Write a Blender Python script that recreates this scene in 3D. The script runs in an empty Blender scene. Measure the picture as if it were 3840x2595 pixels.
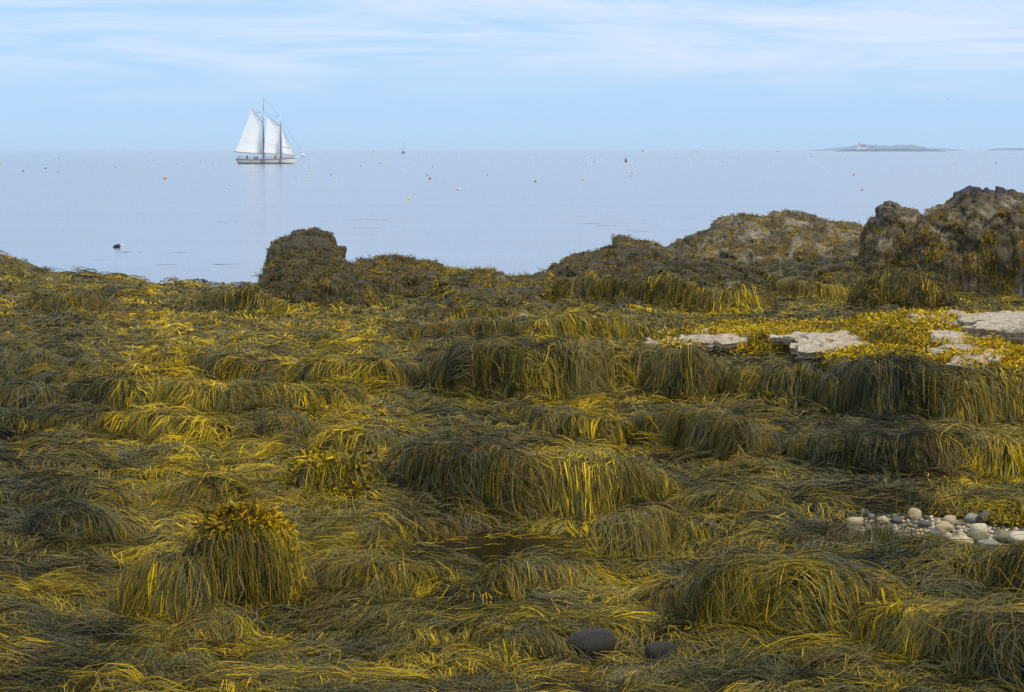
import bpy, bmesh, math, random
import numpy as np
from mathutils import Vector, Matrix, Euler

# ------------------------------------------------------------------ camera, sky, sun, exposure
S = bpy.context.scene
COL = S.collection
CAM_H = 4.2                        # eye height over the sea, metres
F_SRC = 8660.0                     # focal length in pixels of a 3840 wide picture
PITCH = math.atan((1297.5 - 560.0) / F_SRC)
cam = bpy.data.cameras.new('camera')
cam.sensor_width = 36.0
cam.lens = 36.0 * F_SRC / 3840.0
cam.clip_start = 0.1
cam.clip_end = 200000.0
cam_o = bpy.data.objects.new('camera', cam)
COL.objects.link(cam_o)
cam_o.location = (0, 0, CAM_H)
cam_o.rotation_euler = (math.pi / 2 - PITCH, 0, 0)
S.camera = cam_o

SUN_EL, SUN_AZ = math.radians(57), math.radians(128)     # azimuth measured clockwise from +Y (view direction)
W = bpy.data.worlds.new('World')
S.world = W
W.use_nodes = True
nt = W.node_tree
nt.nodes.clear()
def N(tree, typ, **kw):
    n = tree.nodes.new(typ)
    for k, v in kw.items():
        if k.startswith('i_'):
            key = k[2:].replace('_', ' ')
            n.inputs[int(key) if key.isdigit() else key].default_value = v
        else:
            setattr(n, k, v)
    return n
wo = N(nt, 'ShaderNodeOutputWorld')
bg = N(nt, 'ShaderNodeBackground')
bg.inputs['Strength'].default_value = 0.070
sky = N(nt, 'ShaderNodeTexSky', sky_type='NISHITA', sun_disc=False)
sky.sun_elevation = SUN_EL
sky.sun_rotation = SUN_AZ
sky.altitude = 0
sky.air_density = 1.0
sky.dust_density = 0.2
sky.ozone_density = 2.2
tc = N(nt, 'ShaderNodeTexCoord')
sep = N(nt, 'ShaderNodeSeparateXYZ')
nt.links.new(tc.outputs['Generated'], sep.inputs[0])
# thin streaky cirrus: noise over the direction, stretched along the horizon
mp = N(nt, 'ShaderNodeMapping')
mp.inputs['Scale'].default_value = (1.0, 1.0, 10.0)
nt.links.new(tc.outputs['Generated'], mp.inputs['Vector'])
n1 = N(nt, 'ShaderNodeTexNoise')
n1.inputs['Scale'].default_value = 4.6
n1.inputs['Detail'].default_value = 9
n1.inputs['Roughness'].default_value = 0.68
n1.inputs['Distortion'].default_value = 1.1
nt.links.new(mp.outputs[0], n1.inputs['Vector'])
mp2 = N(nt, 'ShaderNodeMapping')
mp2.inputs['Scale'].default_value = (1.0, 1.0, 30.0)
mp2.inputs['Location'].default_value = (3.1, 1.7, 0.4)
nt.links.new(tc.outputs['Generated'], mp2.inputs['Vector'])
n2 = N(nt, 'ShaderNodeTexNoise')
n2.inputs['Scale'].default_value = 9.0
n2.inputs['Detail'].default_value = 8
n2.inputs['Roughness'].default_value = 0.6
n2.inputs['Distortion'].default_value = 0.3
nt.links.new(mp2.outputs[0], n2.inputs['Vector'])
r1 = N(nt, 'ShaderNodeMapRange', interpolation_type='SMOOTHSTEP')
r1.inputs['From Min'].default_value = 0.33
r1.inputs['From Max'].default_value = 0.68
nt.links.new(n1.outputs[0], r1.inputs['Value'])
r2 = N(nt, 'ShaderNodeMapRange', interpolation_type='SMOOTHSTEP')
r2.inputs['From Min'].default_value = 0.5
r2.inputs['From Max'].default_value = 0.78
nt.links.new(n2.outputs[0], r2.inputs['Value'])
mx = N(nt, 'ShaderNodeMath', operation='MULTIPLY_ADD')
mx.inputs[1].default_value = 0.5
nt.links.new(r2.outputs[0], mx.inputs[0])
nt.links.new(r1.outputs[0], mx.inputs[2])
# the cirrus thins out into the haze at the horizon
rh = N(nt, 'ShaderNodeMapRange', interpolation_type='SMOOTHSTEP')
rh.inputs['From Min'].default_value = 0.012
rh.inputs['From Max'].default_value = 0.045
nt.links.new(sep.outputs['Z'], rh.inputs['Value'])
mm = N(nt, 'ShaderNodeMath', operation='MULTIPLY')
nt.links.new(mx.outputs[0], mm.inputs[0]); nt.links.new(rh.outputs[0], mm.inputs[1])
mm2 = N(nt, 'ShaderNodeMath', operation='MULTIPLY', use_clamp=True)
mm2.inputs[1].default_value = 0.6
nt.links.new(mm.outputs[0], mm2.inputs[0])
tint = N(nt, 'ShaderNodeMix', data_type='RGBA', blend_type='MULTIPLY')
tint.inputs['Factor'].default_value = 1.0
tint.inputs['B'].default_value = (0.74, 0.90, 1.12, 1)
nt.links.new(sky.outputs[0], tint.inputs['A'])
veil = N(nt, 'ShaderNodeMix', data_type='RGBA')          # even high veil of thin cloud over the whole sky
veil.inputs['Factor'].default_value = 0.86
veil.inputs['B'].default_value = (2.9, 4.65, 6.9, 1)
nt.links.new(tint.outputs['Result'], veil.inputs['A'])
mixc = N(nt, 'ShaderNodeMix', data_type='RGBA')
mixc.inputs['B'].default_value = (6.2, 6.4, 7.15, 1)
nt.links.new(mm2.outputs[0], mixc.inputs['Factor'])
nt.links.new(veil.outputs['Result'], mixc.inputs['A'])
nt.links.new(mixc.outputs['Result'], bg.inputs['Color'])
nt.links.new(bg.outputs[0], wo.inputs['Surface'])

sun = bpy.data.lights.new('sun', 'SUN')
sun.energy = 1.5
sun.angle = math.radians(14)
sun.color = (1.0, 0.935, 0.82)
sun_o = bpy.data.objects.new('sun', sun)
COL.objects.link(sun_o)
sd = Vector((math.sin(SUN_AZ) * math.cos(SUN_EL), math.cos(SUN_AZ) * math.cos(SUN_EL), math.sin(SUN_EL)))
sun_o.rotation_euler = sd.to_track_quat('Z', 'Y').to_euler()
sun_o.location = (0, -20, 60)

S.view_settings.view_transform = 'Standard'
S.view_settings.look = 'None'
S.view_settings.exposure = 1.05
S.view_settings.gamma = 1.0
S.view_settings.use_curve_mapping = False
S.render.engine = 'CYCLES'
S.cycles.use_denoising = True
S.cycles.denoising_prefilter = 'NONE'
S.cycles.max_bounces = 6
S.cycles.transparent_max_bounces = 4
S.cycles.volume_bounces = 1

# ------------------------------------------------------------------ helpers
rng = np.random.default_rng(7)
random.seed(7)
KD = 3840.0 / 2324.0               # pixels below are read off a 2324 wide view of the photograph
FD = F_SRC / KD
CT, ST = math.cos(PITCH), math.sin(PITCH)
def ray(xd, yd):
    a, b = (xd - 1162.0) / FD, (785.2 - yd) / FD
    return np.array((a, CT + b * ST, -ST + b * CT))
def at_z(xd, yd, z):
    d = ray(xd, yd); t = (z - CAM_H) / d[2]
    return np.array((0, 0, CAM_H)) + d * t
def at_y(xd, yd, y):
    d = ray(xd, yd)
    return np.array((0, 0, CAM_H)) + d * (y / d[1])
def at_src(xs, ys, z=0.0):
    return at_z(xs / KD, ys / KD, z)

def link(o, parent=None):
    COL.objects.link(o)
    if parent is not None:
        o.parent = parent
    return o
def tag(o, label=None, cat=None, group=None, kind=None):
    if label: o['label'] = label
    if cat: o['category'] = cat
    if group: o['group'] = group
    if kind: o['kind'] = kind
    return o
def empty(name, loc=(0, 0, 0), rz=0.0):
    o = bpy.data.objects.new(name, None)
    o.location = loc; o.rotation_euler = (0, 0, rz)
    o.empty_display_size = 0.2
    return link(o)
def mesh_obj(name, verts, faces, mat, parent=None, smooth=True):
    me = bpy.data.meshes.new(name)
    me.from_pydata([tuple(map(float, v)) for v in verts], [], [tuple(map(int, f)) for f in faces])
    if smooth:
        me.polygons.foreach_set('use_smooth', np.ones(len(me.polygons), dtype=bool))
    me.materials.append(mat)
    me.update()
    o = bpy.data.objects.new(name, me)
    return link(o, parent)
def np_mesh(name, V, Q, mat, parent=None, smooth=True, color=None, fibre=None):
    """V (n,3), Q (m,4) quads or (m,3) triangles, straight from numpy"""
    me = bpy.data.meshes.new(name)
    k = Q.shape[1]
    me.vertices.add(len(V)); me.vertices.foreach_set('co', np.ascontiguousarray(V, dtype=np.float32).ravel())
    me.loops.add(Q.size); me.loops.foreach_set('vertex_index', np.ascontiguousarray(Q, dtype=np.int32).ravel())
    me.polygons.add(len(Q))
    me.polygons.foreach_set('loop_start', np.arange(0, Q.size, k, dtype=np.int32))
    me.polygons.foreach_set('use_smooth', np.full(len(Q), smooth, dtype=bool))
    me.update(calc_edges=True)
    if color is not None:
        at = me.color_attributes.new('Col', 'FLOAT_COLOR', 'POINT')
        c = np.ones((len(V), 4), dtype=np.float32); c[:, :3] = color
        at.data.foreach_set('color', c.ravel())
    if fibre is not None:
        at = me.attributes.new('fibre', 'FLOAT_VECTOR', 'POINT')
        at.data.foreach_set('vector', np.ascontiguousarray(fibre, dtype=np.float32).ravel())
    me.materials.append(mat)
    o = bpy.data.objects.new(name, me)
    return link(o, parent)

# --- numpy gradient noise
_perm = rng.permutation(512).astype(np.int64)
_perm = np.concatenate([_perm, _perm, _perm])
_g3 = rng.normal(size=(512, 3)); _g3 /= np.linalg.norm(_g3, axis=1)[:, None]
def noise3(x, y, z):
    x, y, z = np.broadcast_arrays(np.asarray(x, float), np.asarray(y, float), np.asarray(z, float))
    xi, yi, zi = np.floor(x).astype(np.int64), np.floor(y).astype(np.int64), np.floor(z).astype(np.int64)
    xf, yf, zf = x - xi, y - yi, z - zi
    u, v, w = [t * t * t * (t * (t * 6 - 15) + 10) for t in (xf, yf, zf)]
    xi, yi, zi = xi & 511, yi & 511, zi & 511
    def g(dx, dy, dz):
        h = _perm[(_perm[(_perm[(xi + dx) & 511] + yi + dy) & 511] + zi + dz) & 511]
        gg = _g3[h]
        return gg[..., 0] * (xf - dx) + gg[..., 1] * (yf - dy) + gg[..., 2] * (zf - dz)
    def L(a, b, t): return a + (b - a) * t
    return 1.6 * L(L(L(g(0,0,0), g(1,0,0), u), L(g(0,1,0), g(1,1,0), u), v),
                   L(L(g(0,0,1), g(1,0,1), u), L(g(0,1,1), g(1,1,1), u), v), w)
_a2 = rng.uniform(0, 2 * np.pi, 512)
_g2 = np.stack([np.cos(_a2), np.sin(_a2)], 1)
def noise2(x, y):
    x, y = np.broadcast_arrays(np.asarray(x, float), np.asarray(y, float))
    xi, yi = np.floor(x).astype(np.int64), np.floor(y).astype(np.int64)
    xf, yf = x - xi, y - yi
    u, v = [t * t * t * (t * (t * 6 - 15) + 10) for t in (xf, yf)]
    xi, yi = xi & 511, yi & 511
    def g(dx, dy):
        gg = _g2[_perm[(_perm[(xi + dx) & 511] + yi + dy) & 511]]
        return gg[..., 0] * (xf - dx) + gg[..., 1] * (yf - dy)
    a = g(0, 0) + (g(1, 0) - g(0, 0)) * u
    b = g(0, 1) + (g(1, 1) - g(0, 1)) * u
    return 1.5 * (a + (b - a) * v)
def fbm2(x, y, o=4):
    s, a = 0, 1.0
    for k in range(o):
        s = s + a * noise2(x * 2 ** k + 17.3 * k, y * 2 ** k - 9.1 * k); a *= 0.5
    return s
def fbm3(x, y, z, o=4):
    s, a = 0, 1.0
    for k in range(o):
        s = s + a * noise3(x * 2 ** k + 5.3 * k, y * 2 ** k, z * 2 ** k + 2.7 * k); a *= 0.5
    return s
def sstep(a, b, x):
    t = np.clip((x - a) / (b - a), 0, 1)
    return t * t * (3 - 2 * t)

# --- materials
def material(name):
    m = bpy.data.materials.new(name)
    m.use_nodes = True
    t = m.node_tree
    return m, t, t.nodes['Principled BSDF']
def ramp(t, fac, stops):
    r = N(t, 'ShaderNodeValToRGB')
    e = r.color_ramp.elements
    while len(e) < len(stops): e.new(0.5)
    for k, (p, c) in enumerate(stops):
        e[k].position = p; e[k].color = (*c, 1)
    t.links.new(fac, r.inputs[0])
    return r.outputs[0]
def noise_node(t, scale, detail=5, rough=0.55, vec=None, dist=0.0):
    n = N(t, 'ShaderNodeTexNoise')
    n.inputs['Scale'].default_value = scale
    n.inputs['Detail'].default_value = detail
    n.inputs['Roughness'].default_value = rough
    n.inputs['Distortion'].default_value = dist
    if vec is not None: t.links.new(vec, n.inputs['Vector'])
    return n.outputs[0]
def bump(t, b, height, strength=0.5, dist=0.02):
    n = N(t, 'ShaderNodeBump')
    n.inputs['Strength'].default_value = strength
    n.inputs['Distance'].default_value = dist
    t.links.new(height, n.inputs['Height'])
    t.links.new(n.outputs[0], b.inputs['Normal'])
def objcoord(t):
    return N(t, 'ShaderNodeTexCoord').outputs['Object']
def plain(name, c, rough=0.5, var=0.12, scale=6.0, spec=0.5):
    """paint / cloth / wood: one colour with a little wear"""
    m, t, b = material(name)
    n = noise_node(t, scale, 4, vec=objcoord(t))
    lo = tuple(x * (1 - var) for x in c); hi = tuple(min(1, x * (1 + var)) for x in c)
    t.links.new(ramp(t, n, [(0.3, lo), (0.7, hi)]), b.inputs['Base Color'])
    b.inputs['Roughness'].default_value = rough
    b.inputs['Specular IOR Level'].default_value = spec
    return m

def mat_weed():
    m, t, b = material('seaweed')
    a = N(t, 'ShaderNodeVertexColor', layer_name='Col')
    f = N(t, 'ShaderNodeAttribute', attribute_name='fibre')       # across the blade, along the blade, own number
    n = noise_node(t, 1.0, 2, 0.6, f.outputs['Vector'])
    r_ = ramp(t, n, [(0.34, (0.74, 0.74, 0.75)), (0.50, (0.97, 0.97, 0.96)), (0.66, (1.18, 1.16, 1.1))])
    mu = N(t, 'ShaderNodeMix', data_type='RGBA', blend_type='MULTIPLY'); mu.inputs['Factor'].default_value = 1
    t.links.new(a.outputs[0], mu.inputs['A']); t.links.new(r_, mu.inputs['B'])
    t.links.new(mu.outputs['Result'], b.inputs['Base Color'])
    b.inputs['Roughness'].default_value = 0.42
    b.inputs['Specular IOR Level'].default_value = 0.09
    bump(t, b, n, 0.6, 0.004)
    return m
def mat_mat():
    m, t, b = material('weed_mat')
    v = objcoord(t)
    n = noise_node(t, 16, 10, 0.78, v)
    t.links.new(ramp(t, n, [(0.36, (0.016, 0.013, 0.004)), (0.48, (0.10, 0.072, 0.009)), (0.58, (0.24, 0.155, 0.007)), (0.70, (0.42, 0.27, 0.008))]), b.inputs['Base Color'])
    b.inputs['Roughness'].default_value = 0.6
    b.inputs['Specular IOR Level'].default_value = 0.1
    bump(t, b, noise_node(t, 34, 7, 0.75, v), 1.0, 0.05)
    return m
def mat_rock(name, dark, mid, pale, pale_amt=0.5, black_above=None, scale=1.0):
    m, t, b = material(name)
    v = objcoord(t)
    n = noise_node(t, 2.2 * scale, 9, 0.68, v, 0.3)
    base = ramp(t, n, [(0.3, dark), (0.52, mid), (0.68, dark)])
    n2 = noise_node(t, 1.7 * scale, 7, 0.7, v, 0.6)
    f = N(t, 'ShaderNodeMapRange', interpolation_type='SMOOTHSTEP')
    f.inputs['From Min'].default_value = 0.66 - 0.22 * pale_amt
    f.inputs['From Max'].default_value = 0.74 - 0.18 * pale_amt
    t.links.new(n2, f.inputs['Value'])
    n3 = noise_node(t, 40 * scale, 4, 0.8, v)
    pc = ramp(t, n3, [(0.3, tuple(x * 0.45 for x in pale)), (0.55, pale), (0.8, tuple(min(1, x * 1.25) for x in pale))])
    mix = N(t, 'ShaderNodeMix', data_type='RGBA')
    t.links.new(f.outputs[0], mix.inputs['Factor']); t.links.new(base, mix.inputs['A']); t.links.new(pc, mix.inputs['B'])
    out = mix.outputs['Result']
    if black_above is not None:          # the black lichen zone above the weed line
        sp = N(t, 'ShaderNodeSeparateXYZ'); t.links.new(v, sp.inputs[0])
        ad = N(t, 'ShaderNodeMath', operation='MULTIPLY_ADD'); ad.inputs[1].default_value = 0.9
        t.links.new(n2, ad.inputs[0]); t.links.new(sp.outputs['Z'], ad.inputs[2])
        g = N(t, 'ShaderNodeMapRange', interpolation_type='SMOOTHSTEP')
        g.inputs['From Min'].default_value = black_above + 0.40
        g.inputs['From Max'].default_value = black_above + 0.50
        t.links.new(ad.outputs[0], g.inputs['Value'])
        m2 = N(t, 'ShaderNodeMix', data_type='RGBA'); m2.inputs['B'].default_value = (0.03, 0.027, 0.027, 1)
        t.links.new(g.outputs[0], m2.inputs['Factor']); t.links.new(out, m2.inputs['A'])
        out = m2.outputs['Result']
    t.links.new(out, b.inputs['Base Color'])
    b.inputs['Roughness'].default_value = 0.75
    add = N(t, 'ShaderNodeMath', operation='ADD')
    t.links.new(noise_node(t, 14 * scale, 8, 0.75, v), add.inputs[0]); t.links.new(n, add.inputs[1])
    bump(t, b, add.outputs[0], 0.9, 0.06)
    return m
M_WEED = mat_weed()
M_MAT = mat_mat()
M_ROCK = mat_rock('wet_rock', (0.024, 0.018, 0.007), (0.070, 0.049, 0.014), (0.20, 0.16, 0.095), 0.45)
M_ROCK_B = mat_rock('lichen_rock', (0.032, 0.022, 0.009), (0.105, 0.072, 0.028), (0.30, 0.235, 0.14), 0.75, black_above=2.68)
M_SLAB = mat_rock('pale_ledge', (0.17, 0.12, 0.065), (0.66, 0.52, 0.34), (0.80, 0.65, 0.45), 0.7, scale=2.5)
M_STONE = mat_rock('dark_stone', (0.042, 0.033, 0.022), (0.085, 0.065, 0.042), (0.13, 0.075, 0.03), 0.4, scale=5)

# ------------------------------------------------------------------ the sea and the far shore
def mat_sea():
    m, t, b = material('sea_water')
    g = N(t, 'ShaderNodeNewGeometry')
    b.inputs['Base Color'].default_value = (0.205, 0.215, 0.25, 1)
    b.inputs['IOR'].default_value = 1.333
    b.inputs['Roughness'].default_value = 0.17
    mp = N(t, 'ShaderNodeMapping'); mp.inputs['Scale'].default_value = (0.55, 1.3, 1)
    t.links.new(g.outputs['Position'], mp.inputs['Vector'])
    mp2 = N(t, 'ShaderNodeMapping'); mp2.inputs['Scale'].default_value = (0.03, 0.09, 1)
    t.links.new(g.outputs['Position'], mp2.inputs['Vector'])
    a = noise_node(t, 2.2, 4, 0.55, mp.outputs[0], 0.4)
    c = noise_node(t, 1.0, 4, 0.5, mp2.outputs[0], 0.3)
    # patches of cat's paw: ruffled and slick water
    rr = N(t, 'ShaderNodeMapRange'); rr.inputs['From Min'].default_value = 0.35; rr.inputs['From Max'].default_value = 0.7
    rr.inputs['To Min'].default_value = 0.1; rr.inputs['To Max'].default_value = 1.0
    t.links.new(c, rr.inputs['Value'])
    mu = N(t, 'ShaderNodeMath', operation='MULTIPLY')
    t.links.new(a, mu.inputs[0]); t.links.new(rr.outputs[0], mu.inputs[1])
    bump(t, b, mu.outputs[0], 0.42, 0.10)
    return m
R = 45000.0
mesh = np_mesh('sea', np.array([(-R, 40, 0), (R, 40, 0), (R, R, 0), (-R, R, 0)], float), np.array([[0, 1, 2, 3]]), mat_sea())
tag(mesh, kind='structure')

def land_strip(name, x0, x1, prof, dist, depth, mat, zs=1.0, seed=0.0, n=160, m=14):
    """low land seen across water: prof [(src x, src y top)] gives the skyline"""
    px = np.array([p[0] for p in prof], float); py = np.array([p[1] for p in prof], float)
    xs = np.linspace(px[0], px[-1], n)
    top = np.array([at_y(x / KD, y / KD, dist)[2] for x, y in zip(xs, np.interp(xs, px, py))])
    X = (xs - 1920) / F_SRC * dist
    V = []
    for j in range(m + 1):
        th = math.pi * j / m
        y = dist - depth * math.cos(th) * 0.5
        rough = fbm2(X / (14 * zs) + seed, np.full(n, j * 0.6) + seed, 4) * 0.18
        z = np.maximum(top * (math.sin(th) ** 0.7) * (1 + rough), -0.6 if j in (0, m) else -0.2)
        if j in (0, m): z = np.full(n, -0.6)
        V.append(np.stack([X, np.full(n, y) + 0.1 * depth * noise2(X / (20 * zs), np.full(n, j + seed)), z], 1))
    V = np.concatenate(V)
    i = np.arange(n - 1)[None, :] + np.arange(m)[:, None] * n
    Q = np.stack([i, i + 1, i + n + 1, i + n], -1).reshape(-1, 4)
    o = np_mesh(name, V, Q, mat)
    return o
m_far, t, b = material('far_woods')
nn = noise_node(t, 0.05, 6, 0.7, objcoord(t))
t.links.new(ramp(t, nn, [(0.3, (0.02, 0.035, 0.022)), (0.7, (0.06, 0.08, 0.04))]), b.inputs['Base Color'])
b.inputs['Roughness'].default_value = 0.9
m_isl, t, b = material('island_rock')
nn = noise_node(t, 0.12, 7, 0.75, objcoord(t))
t.links.new(ramp(t, nn, [(0.35, (0.025, 0.022, 0.02)), (0.55, (0.07, 0.06, 0.045)), (0.7, (0.16, 0.13, 0.09))]), b.inputs['Base Color'])
b.inputs['Roughness'].default_value = 0.9
m_gr, t, b = material('island_grass')
nn = noise_node(t, 0.2, 6, 0.7, objcoord(t))
t.links.new(ramp(t, nn, [(0.35, (0.10, 0.10, 0.05)), (0.65, (0.22, 0.19, 0.12))]), b.inputs['Base Color'])
b.inputs['Roughness'].default_value = 0.9
ISL = 4700.0
o = land_strip('wooded_hill', 0, 0, [(3055, 561.5), (3090, 560), (3130, 556), (3165, 551), (3205, 547), (3250, 545.5), (3290, 545.5), (3330, 547), (3365, 544), (3400, 543), (3415, 544.5), (3440, 552), (3475, 555.5), (3520, 557), (3545, 559.5), (3570, 561.5)], 9500.0, 500, m_far, 3.0)
tag(o, 'low wooded hill far behind the lighthouse island', kind='structure')
o = land_strip('far_point', 0, 0, [(3722, 561), (3740, 556.5), (3800, 555), (3900, 554.5), (4000, 555), (4200, 561)], 9000.0, 300, m_far, 3.0, 4.0)
tag(o, 'thin strip of far wooded land on the horizon', kind='structure')
o = land_strip('rocky_island', 0, 0, [(3126, 567.5), (3134, 566), (3150, 564), (3175, 561.5), (3210, 559), (3250, 558.5), (3290, 557), (3330, 558.5), (3380, 557), (3420, 559.5), (3450, 560), (3480, 561.5), (3505, 563.5), (3528, 566)], ISL, 90, m_isl, 1.0, 9.0, 220)
tag(o, 'low dark rocky island carrying the lighthouse', kind='structure')
o = land_strip('island_turf', 0, 0, [(3185, 561), (3205, 557.6), (3240, 557.0), (3260, 557.0), (3290, 556.2), (3340, 557), (3390, 556.2), (3420, 558.5), (3450, 561)], ISL + 14, 70, m_gr, 1.0, 2.0, 120)
tag(o, 'pale dry grass on the crest of the rocky island', kind='structure')

# haze: the air between here and the far shore
m_hz = bpy.data.materials.new('haze_air'); m_hz.use_nodes = True
t = m_hz.node_tree; t.nodes.clear()
out = N(t, 'ShaderNodeOutputMaterial'); pv = N(t, 'ShaderNodeVolumePrincipled')
pv.inputs['Color'].default_value = (0.74, 0.89, 1.0, 1)
pv.inputs['Density'].default_value = 0.00011
pv.inputs['Anisotropy'].default_value = 0.0
t.links.new(pv.outputs[0], out.inputs['Volume'])
hx, hy0, hy1, hz0, hz1 = 46000.0, -200.0, 46000.0, -3.0, 60.0
vv = [(x, y, z) for z in (hz0, hz1) for (x, y) in ((-hx, hy0), (hx, hy0), (hx, hy1), (-hx, hy1))]
o = mesh_obj('haze', vv, [(3, 2, 1, 0), (4, 5, 6, 7), (0, 1, 5, 4), (1, 2, 6, 5), (2, 3, 7, 6), (3, 0, 4, 7)], m_hz, smooth=False)
tag(o, kind='stuff')

# ------------------------------------------------------------------ the rock shelf (drape surface)
GZ = 1.0
# ledges read off the photograph: (x, crest row, base row) along each weed-hung step
LEDGES = [
 (1.2, [(1560,1420,1430),(1640,1330,1460),(1750,1312,1480),(1900,1322,1477),(2000,1350,1462),(2080,1400,1440)]),
 (1.0, [(1950,1500,1510),(2050,1445,1560),(2200,1438,1580),(2324,1448,1590),(2450,1450,1590)]),
 (0.8, [(2110,1320,1325),(2200,1290,1345),(2324,1273,1368),(2450,1268,1368)]),
 (1.0, [(1312,1284,1290),(1335,1212,1292),(1400,1178,1287),(1480,1172,1270),(1560,1190,1245),(1650,1215,1230)]),
 (1.2, [(880,1125,1135),(930,1052,1142),(1000,1035,1165),(1100,1028,1172),(1250,1030,1176),(1380,1050,1172),(1480,1075,1150),(1570,1105,1130)]),
 (1.2, [(1190,970,985),(1230,945,1012),(1390,950,1016),(1430,944,1010),(1540,950,1030),(1600,955,1050),(1680,965,1068),(1760,1010,1052),(1810,1038,1045)]),
 (1.4, [(1740,1022,1030),(1850,1004,1070),(2000,998,1088),(2150,1004,1092),(2324,1018,1088),(2450,1020,1085)]),
 (2.0, [(930,872,880),(985,830,902),(1050,806,917),(1200,800,924),(1300,798,920),(1450,795,908),(1560,800,917),(1610,815,916),(1670,850,890)]),
 (1.2, [(1590,868,880),(1680,845,930),(1800,850,937),(1880,870,950),(1940,905,960)]),
 (2.4, [(1460,770,778),(1560,764,800),(1700,772,810),(1790,790,820),(1880,796,826),(1990,800,832),(2060,800,834)]),
 (4.6, [(1880,890,925),(1920,850,955),(1990,828,972),(2100,832,981),(2200,846,983),(2280,852,972),(2324,856,967),(2500,856,967)]),
 (1.6, [(290,832,838),(340,810,850),(480,815,870),(600,830,882),(700,838,902),(800,842,907),(900,845,902),(980,852,890)]),
 (1.2, [(-150,830,855),(0,828,856),(130,832,855),(230,838,861),(310,848,868),(400,857,865)]),
 (1.4, [(90,895,905),(180,884,941),(260,879,951),(350,874,951),(450,884,956),(560,884,956),(680,890,950),(810,905,935)]),
 (1.0, [(-150,885,940),(0,880,943),(80,885,946),(170,905,935)]),
 (1.0, [(-150,960,985),(60,958,990),(200,965,1000),(330,961,1021),(450,965,1028),(540,972,1022),(600,1000,1010)]),
 (0.9, [(570,965,1000),(620,953,1020),(700,963,1017),(770,990,1000)]),
 (0.8, [(690,1035,1045),(760,1015,1062),(850,1010,1062),(940,1030,1050)]),
 (0.7, [(650,1110,1120),(690,1072,1138),(760,1064,1146),(820,1085,1143),(860,1125,1135)]),
 (0.6, [(835,1275,1280),(870,1240,1283),(950,1234,1285),(1030,1250,1281),(1090,1272,1276)]),
 (0.7, [(680,1350,1358),(740,1300,1381),(850,1286,1387),(930,1291,1377),(985,1320,1352),(1060,1346,1351)]),
 (0.7, [(1095,1350,1358),(1130,1300,1376),(1200,1291,1380),(1270,1300,1372),(1310,1345,1358)]),
 (0.7, [(1250,1402,1406),(1350,1378,1400),(1450,1372,1404),(1530,1364,1418),(1600,1345,1418),(1645,1335,1400)]),
 (0.6, [(1070,1480,1486),(1110,1432,1503),(1180,1430,1508),(1230,1450,1500),(1260,1480,1486)]),
 (0.6, [(370,1470,1476),(420,1440,1486),(500,1428,1490),(570,1440,1482),(620,1465,1470)]),
 (0.8, [(60,1240,1244),(110,1200,1260),(170,1190,1270),(250,1210,1265),(310,1245,1255)]),
 (0.8, [(-60,1130,1170),(40,1125,1180),(150,1110,1175),(260,1120,1180),(330,1150,1170)]),
 (0.9, [(330,1130,1150),(400,1105,1170),(470,1100,1175),(540,1120,1160)]),
 (0.7, [(1530,1160,1168),(1600,1132,1190),(1680,1135,1195),(1740,1160,1180)]),
 (0.7, [(1880,1250,1254),(1930,1226,1264),(2010,1222,1264),(2090,1244,1258)]),
 (1.0, [(850,790,795),(930,745,775),(1050,735,780),(1200,735,785),(1300,712,770),(1400,720,770),(1500,740,768),(1560,765,770)]),
 (0.8, [(60,690,700),(110,668,712),(160,665,715),(220,672,712),(260,690,705)]),
 (0.8, [(440,690,700),(500,665,712),(570,662,715),(640,680,715),(700,700,712)]),
 (0.7, [(990,715,722),(1020,703,732),(1090,700,734),(1150,712,732),(1190,722,728)]),
 (1.2, [(1230,660,668),(1270,632,690),(1350,625,690),(1430,632,692),(1540,642,702),(1610,652,712),(1700,655,712),(1760,680,705)]),
 (1.0, [(1700,660,668),(1760,640,680),(1850,638,685),(1900,650,680),(1950,665,672)]),
 (1.0, [(1930,640,644),(2000,605,640),(2080,600,640),(2130,620,640)]),
]
L_ARR = []
for lb, kn in LEDGES:
    X, Yb, A = [], [], []
    for (xd, yc, yb) in kn:
        p = at_z(xd, yb, GZ)
        h0 = 0.3
        for _ in range(3):
            wf = 0.08 + 0.35 * h0
            c = at_y(xd, yc, p[1] + wf)
            h0 = max(0.0, c[2] - GZ)
        X.append(p[0]); Yb.append(p[1]); A.append(h0)
    L_ARR.append((lb, np.array(X), np.array(Yb), np.array(A), 0.3 * lb, 0.75 * lb))
_l = [l for l in L_ARR if l[0] == 4.6][0]
L_ARR.append((5.0, np.array([4.95, 5.35, 6.0, 7.0, 12.0]), np.interp([4.95, 5.35, 6.0, 7.0, 12.0], _l[1], _l[2]), np.array([0, 0.62, 0.68, 0.70, 0.70]), 9.0, 1.2))
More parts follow.
